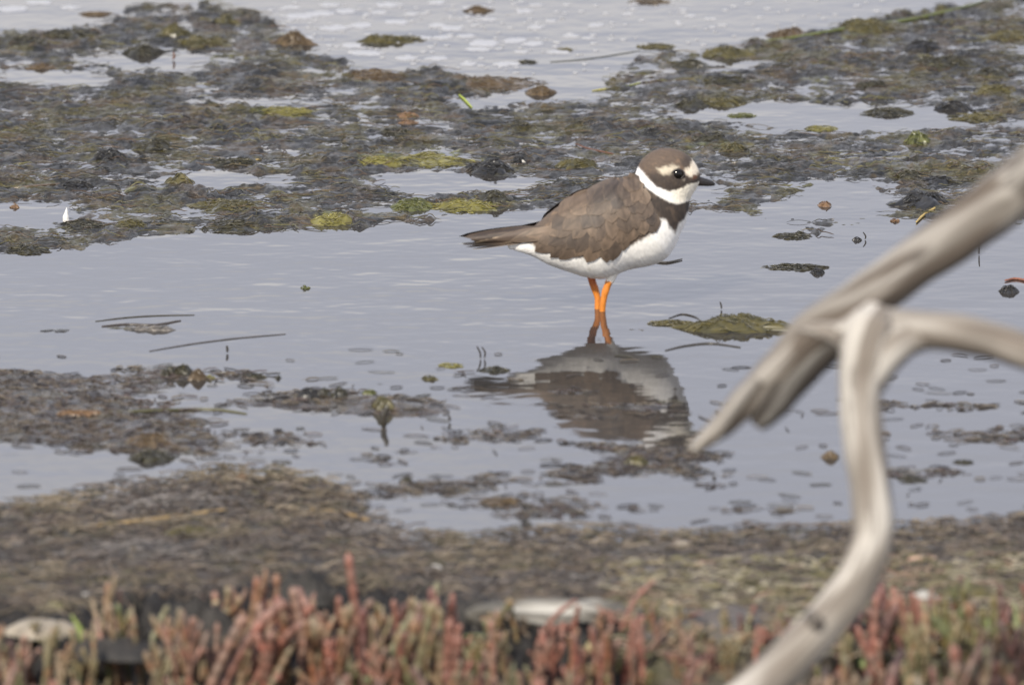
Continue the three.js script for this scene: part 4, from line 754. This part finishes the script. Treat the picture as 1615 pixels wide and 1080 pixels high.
stick('twig', 'twig', 'fine twig standing in the water below the lone weed mat', [[1365, 378], [1366, 373, 0], [1362, 366, 0]], 3, DK);
stick('twig', 'twig', 'dark forked looking twig lying at the breast of the bird', [[1030, 413], [1050, 415], [1076, 410]], 4, [0.05, 0.045, 0.04]);
stick('twig', 'twig', 'red brown twig on the black weed bit at the right edge', [[1586, 444], [1602, 441], [1625, 445]], 5, [0.20, 0.08, 0.05]);
stick('twig', 'twig', 'fine upright twig behind the upper part of the branch', [[1545, 402], [1545, 394, 0], [1546, 384, 0]], 3, DK);
stick('twig', 'twig', 'short upright twig on the weed island by the feet', [[1138, 488], [1138, 482, 0], [1136, 476, 0]], 3.4, DK);
stick('sea_grass_blade', 'dead blade', 'dark curved blade on the weed island by the feet', [[1056, 502], [1076, 496], [1096, 500], [1112, 512]], 6, DK, { wet: 1 });
stick('dry_stalk', 'stalk', 'long tan stalk lying on the near mud at the left', [[140, 833], [220, 824], [300, 814], [362, 806]], 7, [0.26, 0.18, 0.08]);
stick('dry_stalk', 'stalk', 'short tan stalk on the near mud left of centre', [[490, 806], [540, 812], [585, 824]], 7, [0.24, 0.16, 0.07]);
stick('dark_stick', 'stick', 'dark short stick half buried in the near mud', [[364, 858], [386, 852], [408, 851]], 9, [0.035, 0.025, 0.02]);
{ // the white shell tip on the left of the mat: a pointed, hollow, ribbed piece standing on edge
  const [x, y, z] = ground(104, 349), m = new MB();
  m.tube(smoothPath([[x, y - 0.001, z, 0.0023], [x - 0.0004, y + 0.003, z, 0.0021], [x, y + 0.007, z, 0.0011], [x + 0.0003, y + 0.0105, z, 0.0002]], 18), 12, (t) => { const g = 0.95 + 0.1 * n2(t * 20, 3); return [0.72 * g, 0.70 * g, 0.66 * g]; }, (t, a) => 1 + 0.16 * Math.cos(a * 4));
  tag(mesh('shell', m.geo(), dryMat), 'pointed white shell tip standing on the left of the mat', 'shell');
}
{ // the bleached log at the edge of the bank
  const g = group('driftwood_log', 0, 0, 0), m = new MB(); tag(g, 'bleached grey driftwood log lying at the edge of the bank, centre bottom', 'log');
  const pt = (u, v, z, r) => { const y = yAt(v, z); return [xOf(u, z, y), y, z, r / 2540]; };
  m.tube(smoothPath([pt(735, 972, 1.06, 9), pt(752, 970, 1.06, 15), pt(800, 968, 1.06, 20), pt(860, 966, 1.06, 23), pt(920, 966, 1.06, 22), pt(965, 969, 1.058, 20), pt(1010, 980, 1.054, 17), pt(1070, 990, 1.048, 13), pt(1100, 994, 1.046, 6)], 90), 40, (t, a) => {
    const c = Math.cos(a) * 3, s = Math.sin(a) * 3, p = n2(c + t * 4, s + 2), f = n2(c * 5, s * 5 + t * 7), bl = ss(0.2, 0.4, t + 0.08 * p) * (1 - ss(0.5, 0.62, t + 0.06 * f));
    let k = mix3([0.085, 0.078, 0.066], [0.44, 0.425, 0.39], clamp(bl * (0.5 + 0.7 * p + 0.4 * f) + 0.12 * f)); k = mix3(k, [0.06, 0.055, 0.045], ss(0.2, 0.6, f - p * 0.4) * 0.6); return k;
  }, (t, a) => 1 + 0.26 * n2(Math.cos(a) * 1.5 + t * 9, Math.sin(a) * 1.5) + 0.14 * n2(Math.cos(a) * 5, Math.sin(a) * 5 + t * 14));
  mesh('log_wood', m.geo(), dryMat, g);
}

// ---------------------------------------------------------------- what nobody could count: weed fibres, litter, flecks, foam
function strands(name, label, cat, count, where, len, rad, colours, mat, lift = 0.0006, sway = 0.5) {
  const m = new MB();
  for (let i = 0; i < count; i++) {
    const p = where(); if (!p) continue;
    let [x, z] = p, a = rr(-0.7, 0.7) + (rnd() < 0.5 ? Math.PI : 0) + (rnd() < 0.25 ? rr(-1.2, 1.2) : 0);
    const L = len * rr(0.4, 1.5), n = 7, r = rad * rr(0.6, 1.4), c = colours[Math.floor(clamp(0.5 + 0.62 * n2(x * 18 + 5, z * 11) + rr(-0.28, 0.28), 0, 0.999) * colours.length)], g = rr(0.7, 1.3), pts = []; let curl = rr(-sway, sway);
    for (let k = 0; k < n; k++) { pts.push([x, Math.max(height(x, z), 0.0003) + lift * (0.4 + Math.sin(k / (n - 1) * Math.PI)) + (k === n - 1 ? rr(-0.3, 1) * lift : 0), z, r * (k === 0 || k === n - 1 ? 0.35 : 1)]); x += Math.cos(a) * L / n; z += Math.sin(a) * L / n; a += curl * 0.22 + rr(-0.16, 0.16); }
    m.tube(pts, 3, () => [c[0] * g, c[1] * g, c[2] * g], null, false);
  }
  const o = mesh(name, m.geo(), mat); o.userData.kind = 'stuff'; return tag(o, label, cat);
}
const spot = (u0, u1, v0, v1, ok) => () => { for (let k = 0; k < 12; k++) { const v = rr(v0, v1), z = zOf(v), u = rr(u0, u1), x = xOf(u, z); if (ok(u, v, x, z)) return [x, z]; } return null; };
seed(2001);
strands('weed_fibre', 'fine wet weed fibres draped over the mud mat', 'weed', 4200, spot(-30, 1650, -30, 400, (u, v, x, z) => { const q = zone(u, v); return q.mat > 0.4 && height(x, z) > 0.0002 && n2(u / 60, v / 12) > -0.35; }), 0.018, 0.00032, [[0.035, 0.032, 0.02], [0.075, 0.066, 0.024], [0.095, 0.072, 0.036], [0.02, 0.02, 0.018], [0.075, 0.048, 0.028], [0.12, 0.108, 0.04]], softMat, 0.0012);
strands('shore_litter', 'dead weed fibres and stalks matted over the near bank', 'litter', 6500, spot(-30, 1650, 735, 1010, (u, v, x, z) => v > shoreNear(u) - 8 && v < ledge(u) + 6), 0.016, 0.00055, [[0.16, 0.145, 0.135], [0.04, 0.034, 0.031], [0.09, 0.078, 0.072], [0.12, 0.098, 0.084], [0.055, 0.045, 0.04], [0.105, 0.08, 0.06], [0.19, 0.155, 0.115], [0.07, 0.062, 0.04], [0.10, 0.08, 0.055], [0.16, 0.13, 0.09]], dryMat, 0.0016, 0.8);
strands('flat_litter', 'brown weed shreds on the half drowned mud bars', 'litter', 2400, spot(-30, 1650, 500, 850, (u, v, x, z) => { const q = zone(u, v); return q.flats + q.bank > 0.3 && height(x, z) > -0.0004; }), 0.013, 0.0005, [[0.055, 0.042, 0.036], [0.085, 0.065, 0.046], [0.03, 0.026, 0.025], [0.11, 0.09, 0.065], [0.07, 0.05, 0.044]], softMat, 0.0006, 0.8);
strands('drift_weed', 'loose dark weed shreds afloat in the near shallows', 'weed', 260, spot(-30, 1650, 530, 850, (u, v) => { const q = zone(u, v); return q.flats > 0.4 && n2(u / 70, v / 16) > -0.05; }), 0.016, 0.0004, [[0.04, 0.034, 0.031], [0.06, 0.048, 0.04], [0.026, 0.024, 0.023], [0.055, 0.05, 0.03]], softMat, 0.0004, 0.5);
strands('dry_grass', 'dry straw and grass bits matted on the pale part of the bank', 'litter', 1200, spot(960, 1660, 890, 1040, () => true), 0.018, 0.0006, [[0.22, 0.18, 0.11], [0.18, 0.165, 0.09], [0.30, 0.27, 0.20], [0.13, 0.115, 0.06], [0.24, 0.16, 0.12]], dryMat, 0.002, 0.7);
{ // foam: thin flakes of froth adrift on the far water, the larger ones each a thing
  const mat = std({ color: new THREE.Color(0.36, 0.36, 0.37), roughness: 0.55 }), shapes = [];
  function flake(s) {
    const m = new MB(), N = 40, c = m.v(0, 0.0004, 0, [1, 1, 1]), rad = (an, k) => 0.5 * (1 + 0.35 * n2(Math.cos(an) * 1.2 + s, Math.sin(an) * 1.2) + 0.22 * n2(Math.cos(an) * 3.5 + s, Math.sin(an) * 3.5) + 0.10 * n2(Math.cos(an) * 9 + s, Math.sin(an) * 9)) * k;
    const rings = [[0.35, 0.0004], [0.6, 0.0003], [0.8, 0.0004], [0.93, 0.00035], [1, -0.0002]];
    for (const [k, h] of rings) for (let i = 0; i < N; i++) { const an = i / N * 6.2832, r = rad(an, k); m.v(r * Math.cos(an), h * (1 + 0.5 * n2(i * 0.9 + s, k * 7)), r * Math.sin(an), [1, 1, 1]); }
    for (let i = 0; i < N; i++) m.t(c, 1 + (i + 1) % N, 1 + i);
    for (let r = 0; r < rings.length - 1; r++) for (let i = 0; i < N; i++) { const i1 = (i + 1) % N, o = 1 + r * N; m.q(o + i, o + i1, o + N + i1, o + N + i); }
    return m.geo();
  }
  for (let k = 0; k < 8; k++) shapes.push(flake(k * 5.3 + 1));
  seed(515);
  const big = [[505, 22, 60], [530, 44, 56], [470, 26, 50], [545, 18, 40], [570, 40, 44], [625, 35, 46], [712, 45, 46], [690, 40, 34], [752, 13, 60], [765, 68, 60], [752, 78, 44], [812, 64, 44], [842, 69, 40], [822, 82, 28], [846, 43, 30], [882, 82, 46], [800, 101, 56], [740, 101, 34], [575, 84, 60], [640, 92, 44], [690, 92, 44], [560, 72, 50], [612, 8, 46], [690, 4, 34], [828, 18, 34], [870, 33, 24], [900, 57, 30], [940, 40, 30], [930, 60, 24], [770, 31, 30], [520, 8, 40], [460, 12, 36], [668, 60, 34], [700, 59, 40], [845, 8, 24], [735, 57, 36], [1090, 25, 22], [1120, 30, 22], [1078, 15, 18], [990, 22, 20], [1140, 40, 18], [650, 22, 30], [596, 20, 30], [480, 60, 36], [20, 14, 60], [60, 4, 50], [110, 12, 36]];
  const place = (o, u, v, w) => { const z = zOf(v), x = xOf(u, z), s = 0.8 * w / (F / slant(z, 0)); o.position.set(x, 0.0002, z); o.scale.set(s, 1, s * rr(0.75, 1.3)); o.rotation.y = rr(-0.4, 0.4); };
  let first;
  big.forEach(([u, v, w], i) => {
    let o;
    if (!i) o = first = mesh('foam_flake', shapes[0], mat); else { o = first.clone(); o.geometry = shapes[i % 8]; o.name = numbered('foam_flake'); scene.add(o); }
    place(o, u, v, w); tag(o, 'pale thin flake of foam adrift on the far open water', 'foam', 'foam flakes on the far water');
  });
  const dummy = new THREE.Object3D(), im = new THREE.InstancedMesh(shapes[3], mat, 240); im.name = 'foam_specks'; im.castShadow = im.receiveShadow = true;
  for (let i = 0; i < 240; i++) { let u, v; do { u = rr(420, 1420); v = rr(-10, 118); } while (zone(u, v).far < 0.6 || (u > 950 && rnd() < 0.45)); place(dummy, u, v, rr(4, 15)); dummy.updateMatrix(); im.setMatrixAt(i, dummy.matrix); }
  im.userData.kind = 'stuff'; tag(im, 'small specks of foam scattered over the far open water', 'foam'); scene.add(im);
}
renderer.render(scene, camera);
